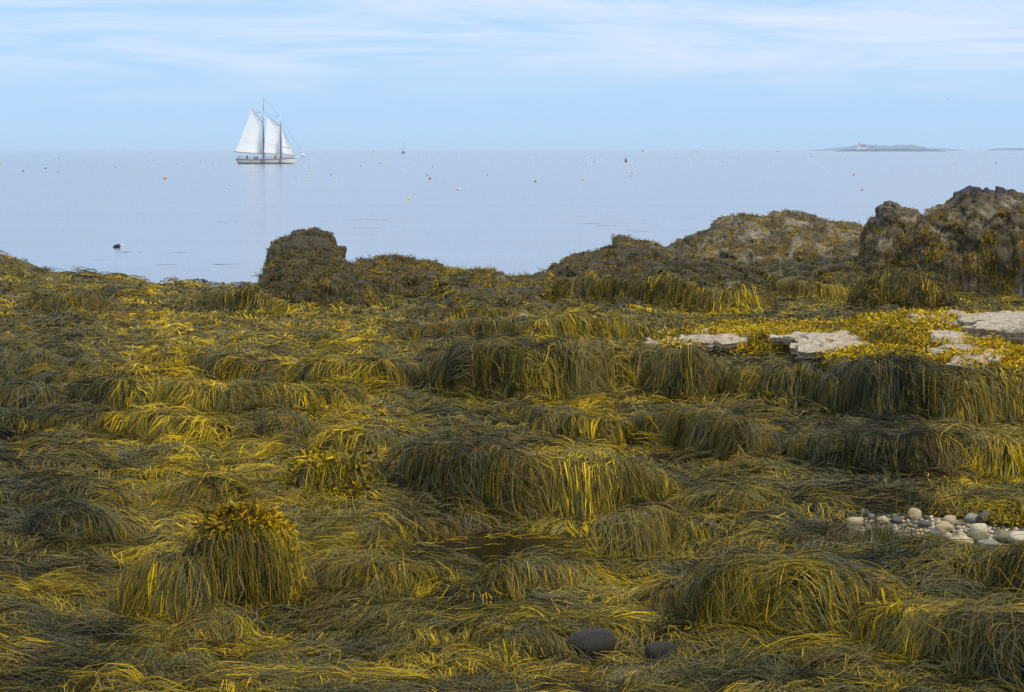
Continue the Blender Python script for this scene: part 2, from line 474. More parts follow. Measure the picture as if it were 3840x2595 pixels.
# the seaward crest of the shelf as it stands against the water
CREST = [(-200,570),(-60,572),(0,578),(30,590),(60,604),(100,619),(200,622),(300,632),(340,646),(380,651),(400,642),(440,640),(470,648),(485,658),(520,661),(600,645),(700,655),(850,640),(1000,640),(1100,632),(1180,632),(1240,625),(1400,640),(1700,640),(2000,640),(2500,640)]
CR_Y = 57.0
_cr = np.array([at_y(x, y, CR_Y) for x, y in CREST])
POOL = at_z(1150, 1238, GZ)
def shelf(x, y):
    """height of the weed-covered shelf"""
    base = np.full_like(x, GZ)
    h = np.zeros_like(x)
    for lb, X, Yb, A, plat, dec in L_ARR:
        a = np.interp(x, X, A, left=0, right=0) * (0.94 + 0.13 * noise2(x / 0.7 + Yb[0], 0.3 * lb + 0 * x) + 0.09 * noise2(x / 0.22, Yb[0] + 0 * x))
        yb = np.interp(x, X, Yb) + 0.22 * noise2(x / 0.9 + lb * 7, Yb.mean() * 0.37 + 0 * x) + 0.12 * noise2(x / 0.28 + lb * 3, Yb.mean() * 0.71 + 0 * x)
        t = y - yb
        wf = 0.08 + 0.35 * a
        b = a * sstep(0, 1, t / np.maximum(wf, 1e-3)) * np.exp(-np.maximum(t - wf - plat, 0) ** 2 / dec ** 2)
        h = np.maximum(h, b)
    # shore crest, then the drop into the sea
    zc = np.interp(x, _cr[:, 0], _cr[:, 2])
    rise = sstep(CR_Y - 6.5, CR_Y - 0.4, y)
    z = base + h + (zc - base) * rise
    w = sstep(0, 1, 1 - rise)
    sc = np.clip(y / 22.0, 0.75, 1.8)
    bil = np.abs(noise2(x / (0.75 * sc) + 3, y / (0.7 * sc))) * 0.11 - 0.03
    bil2 = np.abs(noise2(x / 0.42 + 11, y / 0.36 + 5)) * 0.125
    big = fbm2(x / 2.6, y / 1.9, 3) * 0.085
    flat = 1 - 0.6 * sstep(0.05, 0.3, h)
    z = z + (bil * flat + bil2 + big) * (0.55 + 0.45 * w)
    # tide pool hollow and pebble bed lie low and level
    r = np.sqrt(((x - POOL[0]) / 0.95) ** 2 + ((y - POOL[1]) / 1.05) ** 2)
    k = sstep(1.25, 0.8, r)
    z = z * (1 - k) + (GZ - 0.16) * k
    px, py = 3.75, 19.3
    r = np.sqrt(((x - px) / 1.15) ** 2 + ((y - py) / 0.95) ** 2)
    k = sstep(1.3, 0.85, r)
    z = z * (1 - k) + (GZ - 0.02) * k
    return z - sstep(CR_Y + 0.2, CR_Y + 5.0, y) * 2.6
# boulders wrapped in weed: (cx, cy, half width, half depth, height, exponent)
def dome_px(xl, xr, yc, yb, dr=0.75, top=None):
    b = at_z((xl + xr) / 2, yb, GZ)
    hw = (xr - xl) / 2 * b[1] / FD
    cy = b[1] + hw * dr
    c = at_y((xl + xr) / 2, yc, cy)
    return [c[0], cy, hw, hw * dr, c[2] - GZ + 0.05]
NU, NV = 640, 1300
U0, U1, Y0, Y1 = -0.33, 0.33, 10.6, 64.0
ug = np.linspace(U0, U1, NU)
yg = np.exp(np.linspace(math.log(Y0), math.log(Y1), NV))
GX = ug[None, :] * yg[:, None]
GY = np.repeat(yg[:, None], NU, 1)
HG = shelf(GX, GY)                     # shelf alone
DG = HG.copy()                         # shelf with the weed-wrapped boulders on it
DOMES = []                             # filled by draped boulders: (name, params)
def dome_h(x, y, P, seed):
    """a slumped, lop-sided mound: peak off centre, lumpy shoulders"""
    cx, cy, a, b, hgt = P[:5]
    sh = P[5] if len(P) > 5 else 0.0
    px = cx + sh * a
    dx = np.where(x < px, (x - px) / (a * (1 + sh)), (x - px) / (a * (1 - sh)))
    dy = (y - cy) / b
    r = np.sqrt(dx * dx + dy * dy) * (1 + 0.16 * noise2(x / 0.5 + seed, y / 0.5 + seed) + 0.12 * noise2(x / 0.22 + seed, y / 0.22))
    lump = 1 + 0.16 * noise2(x / 0.34 + seed * 3, y / 0.34) + 0.10 * np.abs(noise2(x / 0.2, y / 0.2 + seed))
    h = GZ - 0.12 + (hgt * lump + 0.12) * np.clip(1 - np.clip(r, 0, 1) ** 2.1, 0, 1) ** 0.72 - np.where(r > 1, 0.4, 0)
    for q in (P[6] if len(P) > 6 else []):
        h = np.maximum(h, dome_h(x, y, q, seed + 1.7))
    return h
BOULDER = dome_px(380, 698, 1186, 1408, 0.9) + [0.10, []]
_l1 = dome_px(272, 520, 1275, 1420, 0.8) + [0.12]
_l2 = dome_px(560, 700, 1225, 1385, 0.9) + [0.0]
BOULDER[6] = [_l1, _l2]
HUMP = dome_px(1915, 2170, 625, 712, 0.7); HUMP.append(0.05)
BOULDER_SPAN = ((_l1[0] - _l1[2] + _l2[0] + _l2[2]) / 2, (_l2[0] + _l2[2] - _l1[0] + _l1[2]) / 2)
DOMES = [(BOULDER, 3.7), (HUMP, 8.1)]
dome_id = np.zeros(DG.shape, dtype=np.int8)
for k, (P, sd_) in enumerate(DOMES):
    hh = dome_h(GX, GY, P, sd_)
    dome_id[hh > DG] = k + 1
    DG = np.maximum(DG, hh)
_dl = math.log(Y1 / Y0) / (NV - 1)
_du = (U1 - U0) / (NU - 1)
def lookup(arr, x, y):
    y = np.clip(y, Y0, Y1 - 1e-3)
    fv = np.log(y / Y0) / _dl
    fu = np.clip((x / y - U0) / _du, 0, NU - 1.001)
    iv, iu = np.minimum(fv.astype(int), NV - 2), fu.astype(int)
    a, b = fv - iv, fu - iu
    return (arr[iv, iu] * (1 - a) * (1 - b) + arr[iv + 1, iu] * a * (1 - b) + arr[iv, iu + 1] * (1 - a) * b + arr[iv + 1, iu + 1] * a * b)
# gradients of the drape surface in metres
dz_dv, dz_du = np.gradient(DG)
dz_du_ = dz_du / (_du * GY)                       # d/dx at constant y
dy_ = GY * _dl
dz_dy_row = dz_dv / dy_                           # along constant u: dz/dy + u dz/dx
DX = dz_du_
DY = dz_dy_row - (GX / GY) * DX
# what the camera sees of each cell, for how many strands to spend there
elev = (DG - CAM_H) / np.sqrt(GX ** 2 + GY ** 2)
run = np.maximum.accumulate(elev, axis=0)
vis = elev > run - 0.0025
cell_area = _du * GY * dy_
nl = np.sqrt(1 + DX ** 2 + DY ** 2)
dist = np.sqrt(GX ** 2 + GY ** 2 + (CAM_H - DG) ** 2)
facing = (DX * GX + DY * GY + (CAM_H - DG)) / (nl * dist)
proj = cell_area * nl * np.maximum(np.clip(facing, 0.02, 1), np.where(GY > 40, 0.10, 0.0)) / dist ** 2
WT = proj * np.where(vis, 1.0, 0.35)
inframe = np.abs(GX / GY) < 0.245
WT = WT * np.where(inframe, 1.0, 0.30)
WT[DG < 0.15] = 0
# bare places: pool, pebbles, pale ledges
def ell(x, y, cx, cy, a, b):
    return np.sqrt(((x - cx) / a) ** 2 + ((y - cy) / b) ** 2) + 0.16 * noise2(x / 0.3, y / 0.3)

# --- strands
def ribbons(name, P, Wd, side, C, prof, mat, parent=None, fibres=0.8):
    """P (n,k,3) centre lines, Wd (n) widths, side (n,k,3) unit, C (n,k,3) colours, prof (k) width profile"""
    n, k, _ = P.shape
    h = side * (Wd[:, None, None] * 0.5) * np.asarray(prof)[None, :, None]
    V = np.stack([P - h, P + h], 2).reshape(-1, 3)
    base = (np.arange(n) * (2 * k))[:, None] + (np.arange(k - 1) * 2)[None, :]
    Q = np.stack([base, base + 1, base + 3, base + 2], -1).reshape(-1, 4)
    Cc = np.repeat(C.reshape(-1, 3), 2, axis=0)
    fb = np.empty((n, k, 2, 3), dtype=np.float32)
    nf = np.full(n, fibres)                              # fibres side by side on this blade
    fb[..., 0] = np.array([-0.5, 0.5])[None, None, :] * nf[:, None, None] + np.arange(n)[:, None, None] % 97 * 3.7
    fb[..., 1] = np.linspace(0, 2.2, k)[None, :, None]
    fb[..., 2] = (np.arange(n) % 61)[:, None, None] * 1.93
    return np_mesh(name, V, Q, mat, parent, True, Cc, fb.reshape(-1, 3))
def unit(v):
    return v / np.maximum(np.linalg.norm(v, axis=-1, keepdims=True), 1e-9)
def side_of(P, nrm, twist):
    T = np.empty_like(P); T[:, 1:-1] = P[:, 2:] - P[:, :-2]; T[:, 0] = P[:, 1] - P[:, 0]; T[:, -1] = P[:, -1] - P[:, -2]
    T = unit(T)
    s = unit(np.cross(T, nrm))
    b = np.cross(T, s)
    return s * np.cos(twist)[..., None] + b * np.sin(twist)[..., None]
PAL = np.array([            # dark wet, grey green, olive, mustard, yellow
    (0.016, 0.014, 0.004), (0.090, 0.076, 0.016), (0.205, 0.148, 0.009), (0.42, 0.268, 0.004), (0.68, 0.445, 0.005)])
def palette(t):
    t = np.clip(t, 0, 0.9999) * (len(PAL) - 1)
    i = t.astype(int); f = (t - i)[..., None]
    return PAL[i] * (1 - f) + PAL[np.minimum(i + 1, len(PAL) - 1)] * f
def colour_field(x, y):
    s = np.clip(y / 24, 0.7, 1.8)
    a = fbm2(x / (1.5 * s) + 40, y / (0.85 * s) + 3, 3)
    return 0.47 + 0.46 * a - 0.07 * sstep(34, 50, y)

POOL_W = GZ - 0.055
def drape_tufts(n_tufts, per, seed, K=6, wt=WT, lmul=1.0, wmul=1.0, bundle=False, sweep=False):
    r = np.random.default_rng(seed)
    p = (wt / wt.sum()).ravel()
    idx = r.choice(p.size, n_tufts, p=p)
    iv, iu = np.unravel_index(idx, wt.shape)
    x0 = GX[iv, iu] + r.uniform(-.5, .5, n_tufts) * _du * GY[iv, iu]
    y0 = GY[iv, iu] * (1 + r.uniform(-.5, .5, n_tufts) * _dl)
    sc = np.clip(y0 / 20.0, 0.8, 2.2) ** 0.35
    L = r.uniform(0.20, 0.58, n_tufts) * sc * lmul * (1 - 0.45 * sstep(17, 42, y0))
    spread = r.uniform(0.05, 0.13, n_tufts) * sc
    # growth direction where the ground is level: swirling field, mostly along the ledges and to the sea-less side
    ang = -np.pi / 2 + 1.7 * noise2(x0 / 2.2 + 9, y0 / 2.2) + 1.7 * noise2(x0 / 0.7 + 3, y0 / 0.6) + r.normal(0, 0.45, n_tufts)
    if sweep:          # heavy locks combed sideways along the ledges by the last ebb
        ang = np.where(noise2(x0 / 3.0 + 21, y0 / 1.5) + r.normal(0, 0.15, n_tufts) > 0.02, -0.25, np.pi + 0.25) + r.normal(0, 0.28, n_tufts)
        L = L * 1.55
    curl = r.normal(0, 0.7 if sweep else 1.3, n_tufts) / np.maximum(L, .1) * 0.6
    lift = np.clip(r.lognormal(-3.3, 0.65, n_tufts), 0.01, 0.13) * sc
    off = r.uniform(0.0, 0.05, n_tufts)
    if sweep: lift = r.uniform(0.04, 0.13, n_tufts) * sc
    obey = r.uniform(0.05, 0.5, n_tufts) if sweep else r.uniform(0.3, 1.0, n_tufts)           # how straight a lock hangs where the rock is steep
    stand = r.uniform(0, 1, n_tufts) ** 2 * 0.11   # locks that stand off the face they hang over
    cling = r.uniform(-0.06, 0.30, n_tufts)
    conv = r.uniform(-0.15, 0.55, n_tufts)         # locks gather towards their tips
    flat_ = 1 - sstep(0.1, 0.6, np.sqrt(lookup(DX, x0, y0) ** 2 + lookup(DY, x0, y0) ** 2))
    tcol = colour_field(x0, y0) + r.normal(0, 0.22, n_tufts) + 0.10 * flat_ - 0.03
    if sweep: tcol = tcol - r.uniform(0.0, 0.42, n_tufts)
    # strands
    N_ = n_tufts * per
    t = np.repeat(np.arange(n_tufts), per)
    perp = np.stack([-np.sin(ang), np.cos(ang)], 1)
    a1 = r.normal(0, 1, N_); a2 = r.normal(0, 1, N_)
    x = x0[t] + spread[t] * (a1 * perp[t, 0] + 0.6 * a2 * np.cos(ang[t]))
    y = y0[t] + spread[t] * (a1 * perp[t, 1] + 0.6 * a2 * np.sin(ang[t]))
    th = ang[t] + r.normal(0, 0.11, N_) + a1 * r.uniform(-0.05, 0.3, n_tufts)[t]
    Ls = L[t] * r.uniform(0.45, 1.15, N_)
    layer = r.uniform(0.0, 1.0, N_)
    ds = Ls / (K - 1)
    ph = r.uniform(0, 6.28, N_); wv = r.normal(0, 0.5, N_)
    pts = np.empty((N_, K, 3)); nr = np.empty((N_, K, 3))
    for k in range(K):
        s = k / (K - 1)
        gx, gy = lookup(DX, x, y), lookup(DY, x, y)
        z = lookup(DG, x, y)
        nn = unit(np.stack([-gx, -gy, np.ones_like(gx)], 1))
        hang = sstep(0.4, 1.2, np.sqrt(gx * gx + gy * gy)) * stand[t] * (0.3 + 0.7 * layer)
        lf = hang + off[t] + (0.12 + 0.88 * math.sin(math.pi * min(1, s * 0.8 + 0.12))) * lift[t] * layer
        q = np.stack([x, y, z], 1) + nn * lf[:, None]
        pts[:, k] = q; nr[:, k] = nn
        slope = np.sqrt(gx * gx + gy * gy)
        w = sstep(0.28, 1.0, slope) * obey[t] * 0.96
        a = th + curl[t] * (s * Ls) * 0.5 + wv * math.sin(3.0 * s * 2 + 1) * 0.28 + 0.20 * np.sin(ph + 5 * s)
        a = a - conv[t] * a1 * (s - 0.15)
        dx, dy = np.cos(a), np.sin(a)
        g = np.maximum(slope, 1e-6)
        # hanging strands follow the fall line but keep a little of their own sideways sweep
        sw = 0.9 * noise2(x0[t] / 0.45 + 5, y0[t] / 0.6 + 2)
        ex, ey = -gx / g + 0.35 * dx - sw * gy / g, -gy / g + 0.35 * dy + sw * gx / g
        dx = dx * (1 - w) + ex * w; dy = dy * (1 - w) + ey * w
        m_ = np.maximum(np.sqrt(dx * dx + dy * dy), 1e-6)
        dx /= m_; dy /= m_
        dzs = gx * dx + gy * dy
        stp = ds / np.sqrt(1 + dzs * dzs)
        x = x + dx * stp; y = y + dy * stp
        if k >= 1:                         # wet strands cling together into pointed locks
            mx2, my2 = x.reshape(n_tufts, per).mean(1)[t], y.reshape(n_tufts, per).mean(1)[t]
            cl = cling[t] * (0.5 if bundle else 1.0)
            x = x + (mx2 - x) * cl; y = y + (my2 - y) * cl
    ylen = np.sqrt(pts[:, 0, 0] ** 2 + pts[:, 0, 1] ** 2)
    Wd = np.maximum(0.0036, 0.00025 * ylen) * r.uniform(0.7, 1.35, N_) * wmul * (1.9 if bundle else 1.0)
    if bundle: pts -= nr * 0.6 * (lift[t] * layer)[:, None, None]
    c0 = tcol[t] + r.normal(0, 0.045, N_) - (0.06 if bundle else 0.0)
    s = np.linspace(0, 1, K)[None, :]
    C = palette(c0[:, None] - 0.10 + 0.22 * s ** 1.5)
    C = C * r.uniform(0.8, 1.2, (N_, 1, 1))
    # some plants grey or purplish
    gsel = (r.random(n_tufts) < 0.32 + 0.6 * noise2(x0 / 0.9 + 60, y0 / 0.7))[t]
    grey = np.array((0.120, 0.110, 0.056))
    C[gsel] = C[gsel] * 0.35 + grey * 0.65 * r.uniform(0.7, 1.3, (gsel.sum(), 1, 1))
    psel = (r.random(n_tufts) < 0.07)[t]
    C[psel] = C[psel] * 0.4 + np.array((0.17, 0.08, 0.02)) * 0.6
    side = side_of(pts, nr, (r.normal(0, 0.22 if bundle else 0.6, N_)[:, None] + 0 * s))
    return pts, Wd, side, C, t, x0, y0

# ------------------------------------------------------------------ setting meshes
def shelf_mesh():
    st = 3
    A = np.arange(0, NV, st); B = np.arange(0, NU, st)
    X = GX[np.ix_(A, B)]; Y = GY[np.ix_(A, B)]; Z = HG[np.ix_(A, B)] - 0.012
    V = np.stack([X, Y, Z], -1).reshape(-1, 3)
    na, nb = len(A), len(B)
    i = np.arange(nb - 1)[None, :] + np.arange(na - 1)[:, None] * nb
    Q = np.stack([i, i + 1, i + nb + 1, i + nb], -1).reshape(-1, 4)
    o = np_mesh('rock_shelf', V, Q, M_MAT)
    tag(o, kind='structure')
shelf_mesh()
# seabed and the ground behind and beside the camera
vv = [(-80, -30, 0.7), (80, -30, 0.7), (80, 40, 0.55), (-80, 40, 0.55), (-80, 70, -2.5), (80, 70, -2.5)]
o = mesh_obj('ground', vv, [(0, 1, 2, 3), (3, 2, 5, 4)], M_MAT, smooth=False)
tag(o, kind='structure')

def dome_mesh(name, P, seed, mat, parent, n=56, m=30, span=None):
    cx, cy, a, b, hgt = P[:5]
    if span: b = b * 1.35; cx, a = span
    V = []
    for j in range(m + 1):
        rr = 1.12 * j / m
        for i in range(n):
            an = 2 * math.pi * i / n
            V.append((cx + a * rr * math.cos(an), cy + b * rr * math.sin(an)))
    V = np.array(V)
    z = np.maximum(dome_h(V[:, 0], V[:, 1], P, seed) - 0.02, GZ - 0.45)
    V3 = np.column_stack([V, z])
    V3[n * m:, 2] = GZ - 0.5
    Q = []
    for j in range(m):
        for i in range(n):
            Q.append((j * n + i, j * n + (i + 1) % n, (j + 1) * n + (i + 1) % n, (j + 1) * n + i))
    org = np.array(parent.location)
    o = np_mesh(name, V3 - org, np.array(Q), mat, parent)
    return o

# ------------------------------------------------------------------ weed over the shelf
wt = WT.copy()
r_pool = np.sqrt(((GX - POOL[0]) / 0.86) ** 2 + ((GY - POOL[1]) / 0.9) ** 2) + 0.12 * noise2(GX / 0.3, GY / 0.3)
wt[r_pool < 1.2] = 0
def hit(xd, yd):
    """where the line of sight through a pixel meets the weed surface"""
    d = ray(xd, yd); ys = np.exp(np.linspace(math.log(11.0), math.log(63.0), 4000)); tt = ys / d[1]
    zr = CAM_H + d[2] * tt; zs = lookup(DG, d[0] * tt, ys)
    k = int(np.argmax(zs >= zr))
    return np.array((d[0] * tt[k], ys[k], zs[k]))
_s1, _s2 = hit(1342, 1484), hit(1500, 1494)
STONE_CLEAR = [(_s1[0] - 0.03, _s1[1] + 0.22, 0.24, 0.42), (_s2[0] - 0.03, _s2[1] + 0.15, 0.16, 0.32)]
r_peb = np.sqrt(((GX - 3.75) / 1.12) ** 2 + ((GY - 19.3) / 0.85) ** 2) + 0.2 * noise2(GX / 0.35, GY / 0.35)
wt[r_peb < 1.15] = 0
_by = (DG - CAM_H) / GY; _dp = CT - _by * ST
PXD = 1162.0 + FD * (GX / GY) / _dp
PYD = 785.2 - FD * (_by * CT + ST) / _dp
_lo = np.interp(PXD, [1460, 1560, 1700, 1800, 1900, 2000, 2100, 2250, 2500], [785, 790, 806, 814, 815, 812, 828, 848, 870])
_up = np.interp(PXD, [1460, 1560, 1650, 1750, 1850, 2000, 2100, 2500], [776, 750, 732, 720, 712, 706, 700, 692])
_jit = 9 * noise2(GX / 0.5, GY / 0.5)
leafy = (PXD > 1470 + _jit * 3) & (PYD < _lo + _jit) & (PYD > _up + _jit * 0.5) & (GY > 25) & (GY < 42)
LEAF_WT = WT * leafy
wt[leafy] *= 0.08
def spot(cx, cy, a, b): return np.sqrt(((PXD - cx) / a) ** 2 + ((PYD - cy) / b) ** 2) + 0.35 * noise2(GX / 0.2, GY / 0.2) < 1
crown = (spot(520, 1190, 70, 28) | spot(575, 1200, 60, 42) | spot(640, 1255, 42, 58)) & (noise2(GX / 0.11, DG / 0.09) > -0.42) & (dome_id == 1)
wt[crown] *= 0.3
wt_under = wt.copy()
for _x, _y, _a, _b in STONE_CLEAR:
    wt_under[np.sqrt(((GX - _x) / _a) ** 2 + ((GY - _y) / _b) ** 2) < 1] = 0
_hole = sstep(0.0, 0.25, noise2(GX / 0.34 + 77, DG / 0.22)) * sstep(0.5, 1.0, nl - 0.35) * (dome_id == 0)
wt_under *= 1 - 0.9 * _hole
wt *= 1 - 0.93 * _hole            # dark gaps in the hanging weed
for _x, _y, _a, _b in STONE_CLEAR:
    wt[np.sqrt(((GX - _x) / _a) ** 2 + ((GY - _y) / _b) ** 2) < 1] = 0
PARTS = drape_tufts(6600, 18, 11, K=5, wt=wt)
wt_sw = wt * sstep(-0.25, 0.15, noise2(GX / 1.1 + 33, GY / 0.8)) * (dome_id == 0) * sstep(40, 32, GY)
SWEEP = drape_tufts(2300, 22, 13, wt=wt_sw, sweep=True)
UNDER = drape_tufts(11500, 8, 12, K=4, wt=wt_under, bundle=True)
boulder = empty('weed_draped_boulder', (BOULDER[0], BOULDER[1], GZ - 0.1))
tag(boulder, 'tall boulder under a hanging curtain of dark and yellow seaweed, leafy wrack on its crown', 'boulder')
hump = empty('weed_draped_boulder', (HUMP[0], HUMP[1], GZ - 0.1))
tag(hump, 'rounded hump of rock shaggy with dark hanging seaweed, behind the pale ledges', 'boulder')
dome_mesh('rock', BOULDER, 3.7, M_ROCK, boulder, span=BOULDER_SPAN)
dome_mesh('rock', HUMP, 8.1, M_ROCK, hump)
def emit_weed(parts, shelf_name, shelf_label, fibres=0.8):
    pts, Wd, side, C, t, x0, y0 = parts
    K = pts.shape[1]
    prof = np.interp(np.linspace(0, 1, K), [0, 0.15, 0.75, 1], [0.55, 1, 0.95, 0.25])
    did = np.round(lookup(dome_id.astype(float), x0, y0)).astype(int)[t]
    for k, par in ((0, None), (1, boulder), (2, hump)):
        s = did == k
        if not s.any(): continue
        P = pts[s]
        if k: P = P - np.array(par.location)
        o = ribbons(shelf_name if k == 0 else 'seaweed', P, Wd[s], side[s], C[s], prof, M_WEED, par, fibres)
        if k == 0: tag(o, shelf_label, 'seaweed')
        o['kind'] = 'stuff'
def more_weed(par, k, n_t, per, seed, tone, wmul=1.0, lmul=1.0):
    pts, Wd, side, C, t, x0, y0 = drape_tufts(n_t, per, seed, wt=WT * (dome_id == k) * ~crown, lmul=lmul, wmul=wmul)
    prof = np.interp(np.linspace(0, 1, pts.shape[1]), [0, 0.15, 0.75, 1], [0.55, 1, 0.95, 0.25])
    o = ribbons('seaweed', pts - np.array(par.location), Wd, side, C * tone, prof, M_WEED, par)
    o['kind'] = 'stuff'
emit_weed(PARTS, 'seaweed', 'long stranded olive and mustard seaweed draped over the rock shelf')
_fw = cell_area * nl / dist ** 2 * np.maximum(facing, 0.16) * (GY > 40) * (DG > 0.3) * np.where(inframe, 1.0, 0.3) * np.where(vis, 1, 0.3) * (dome_id == 0)
emit_weed(drape_tufts(2000, 14, 14, K=4, wt=_fw, lmul=0.62, wmul=1.25), 'seaweed_crust', 'short shaggy seaweed crusting the seaward crest of the rock shelf')
emit_weed(SWEEP, 'seaweed_locks', 'heavy grey-green locks of seaweed combed sideways along the ledges')
emit_weed(UNDER, 'seaweed_mat', 'thick matted under-layer of the long seaweed on the rock shelf', 1.6)
more_weed(hump, 2, 300, 20, 71, 0.48, 0.85, 1.1)
more_weed(boulder, 1, 240, 20, 72, 0.75)

# ------------------------------------------------------------------ bare and weedy rocks along the water
def skyline_rock(name, knots, ybase, yc, df, db, mat, label, n=150, m=64, amp=0.10, sharp=0.55, seed=0.0, peak=0.5, cat='rock', zb=0.55, sc=1.0):
    """a rock with the skyline of the photograph, real depth df in front and db behind its crest line at distance yc"""
    kx = np.array([k[0] for k in knots], float); ky = np.array([k[1] for k in knots], float)
    xs = np.linspace(kx[0], kx[-1], n)
    pts = np.array([at_y(x, y, yc) for x, y in zip(xs, np.interp(xs, kx, ky))])
    X, Z = pts[:, 0], pts[:, 2]
    e = np.linspace(-1, 1, n)
    edge = np.clip(1 - np.abs(e) ** 5, 0, 1) ** 0.5
    cx = X.mean()
    V = np.empty((m + 1, n, 3))
    for j in range(m + 1):
        th = math.pi * j / m
        c, s_ = math.cos(th), math.sin(th)
        d = df if c > 0 else db
        V[j, :, 0] = X
        V[j, :, 1] = yc - d * np.sign(c) * abs(c) ** 0.9 * (0.35 + 0.65 * edge)
        V[j, :, 2] = zb + (Z - zb) * (s_ ** sharp)
    V = V.reshape(-1, 3)
    f1 = fbm3(V[:, 0] / (0.9 * sc) + seed, V[:, 1] / (0.9 * sc), V[:, 2] / (0.55 * sc), 4)
    f2 = np.abs(noise3(V[:, 0] / (0.5 * sc) + seed, V[:, 1] / (0.5 * sc) + 7, V[:, 2] / (0.3 * sc)))
    q_ = fbm3(V[:, 0] / 0.7 + seed, V[:, 1] / 0.7, V[:, 2] / 0.5 + V[:, 0] * 0.4, 3) * 3
    blk = (np.floor(q_) + sstep(0.7, 1.0, q_ - np.floor(q_))) / 3
    f3 = fbm3(V[:, 0] / 0.16, V[:, 1] / 0.16 + seed, V[:, 2] / 0.16, 2)
    out = np.stack([0.5 * np.repeat(e[None], m + 1, 0).ravel(), -np.repeat(np.cos(np.pi * np.arange(m + 1) / m)[:, None], n, 1).ravel(), 0.45 * np.repeat(np.sin(np.pi * np.arange(m + 1) / m)[:, None], n, 1).ravel()], 1)
    wx, wy, wz = V[:, 0] + 0.15 * f1, V[:, 1] + 0.15 * f2, V[:, 2] + 0.12 * f1
    v1, e1 = cells(wx / 0.62 + seed, wy / 0.7, (wz + 0.25 * wx) / 0.42, seed)
    v2, e2 = cells(wx / 0.26, wy / 0.3 + seed, (wz + 0.25 * wx) / 0.17, seed + 3)
    frac = (v1 - 0.5) * 2.2 - 1.1 * np.exp(-e1 / 0.07) + (v2 - 0.5) * 0.9 - 0.5 * np.exp(-e2 / 0.09)
    V = V + unit(out) * ((f1 * 0.5 + frac * 0.9) * amp + f3 * amp * 0.3)[:, None]
    org = np.array((cx, yc, zb))
    i = np.arange(n - 1)[None, :] + np.arange(m)[:, None] * n
    Q = np.stack([i, i + 1, i + n + 1, i + n], -1).reshape(-1, 4)
    root = empty(name, org)
    tag(root, label, cat)
    np_mesh('rock', V - org, Q, mat, root)
    return root, V, Q
def cells(X, Y, Z, seed):
    """Voronoi cells: random value of the cell and distance to its border"""
    xi, yi, zi = np.floor(X).astype(int), np.floor(Y).astype(int), np.floor(Z).astype(int)
    d1 = np.full(X.shape, 9.0); d2 = d1.copy(); val = np.zeros(X.shape)
    for a in (-1, 0, 1):
        for b in (-1, 0, 1):
            for c in (-1, 0, 1):
                h = _perm[(_perm[(_perm[(xi + a + int(seed) * 7) & 511] + yi + b) & 511] + zi + c) & 511]
                jx, jy, jz = (h * 0.6180339) % 1, (h * 0.7548776) % 1, (h * 0.5698402) % 1
                d = np.sqrt((xi + a + jx - X) ** 2 + (yi + b + jy - Y) ** 2 + (zi + c + jz - Z) ** 2)
                v = (h * 0.3819660) % 1
                near = d < d1
                d2 = np.where(near, d1, np.minimum(d2, d)); val = np.where(near, v, val); d1 = np.where(near, d, d1)
    return val, d2 - d1
def tri_sample(V, Q, n, r, keep=None):
    a, b, c, d = V[Q[:, 0]], V[Q[:, 1]], V[Q[:, 2]], V[Q[:, 3]]
    nr = np.cross(c - a, d - b); ar = np.linalg.norm(nr, axis=1)
    nr = nr / np.maximum(ar, 1e-9)[:, None]
    # what faces the picture gets the larger share
    ctr = (a + c) / 2
    vd = unit(np.array((0, 0, CAM_H)) - ctr)
    nr = nr * np.sign(np.where((nr * (ctr - V.mean(0))).sum(1) == 0, 1, (nr * (ctr - V.mean(0))).sum(1)))[:, None]
    f = (nr * vd).sum(1)
    p = ar * np.where(f > -0.1, 1.0, 0.25)
    if keep is not None: p = p * keep(ctr, nr)
    i = r.choice(len(Q), n, p=p / p.sum())
    u, v = r.random(n)[:, None], r.random(n)[:, None]
    pos = (a[i] * (1 - u) + b[i] * u) * (1 - v) + (d[i] * (1 - u) + c[i] * u) * v
    return pos, nr[i]
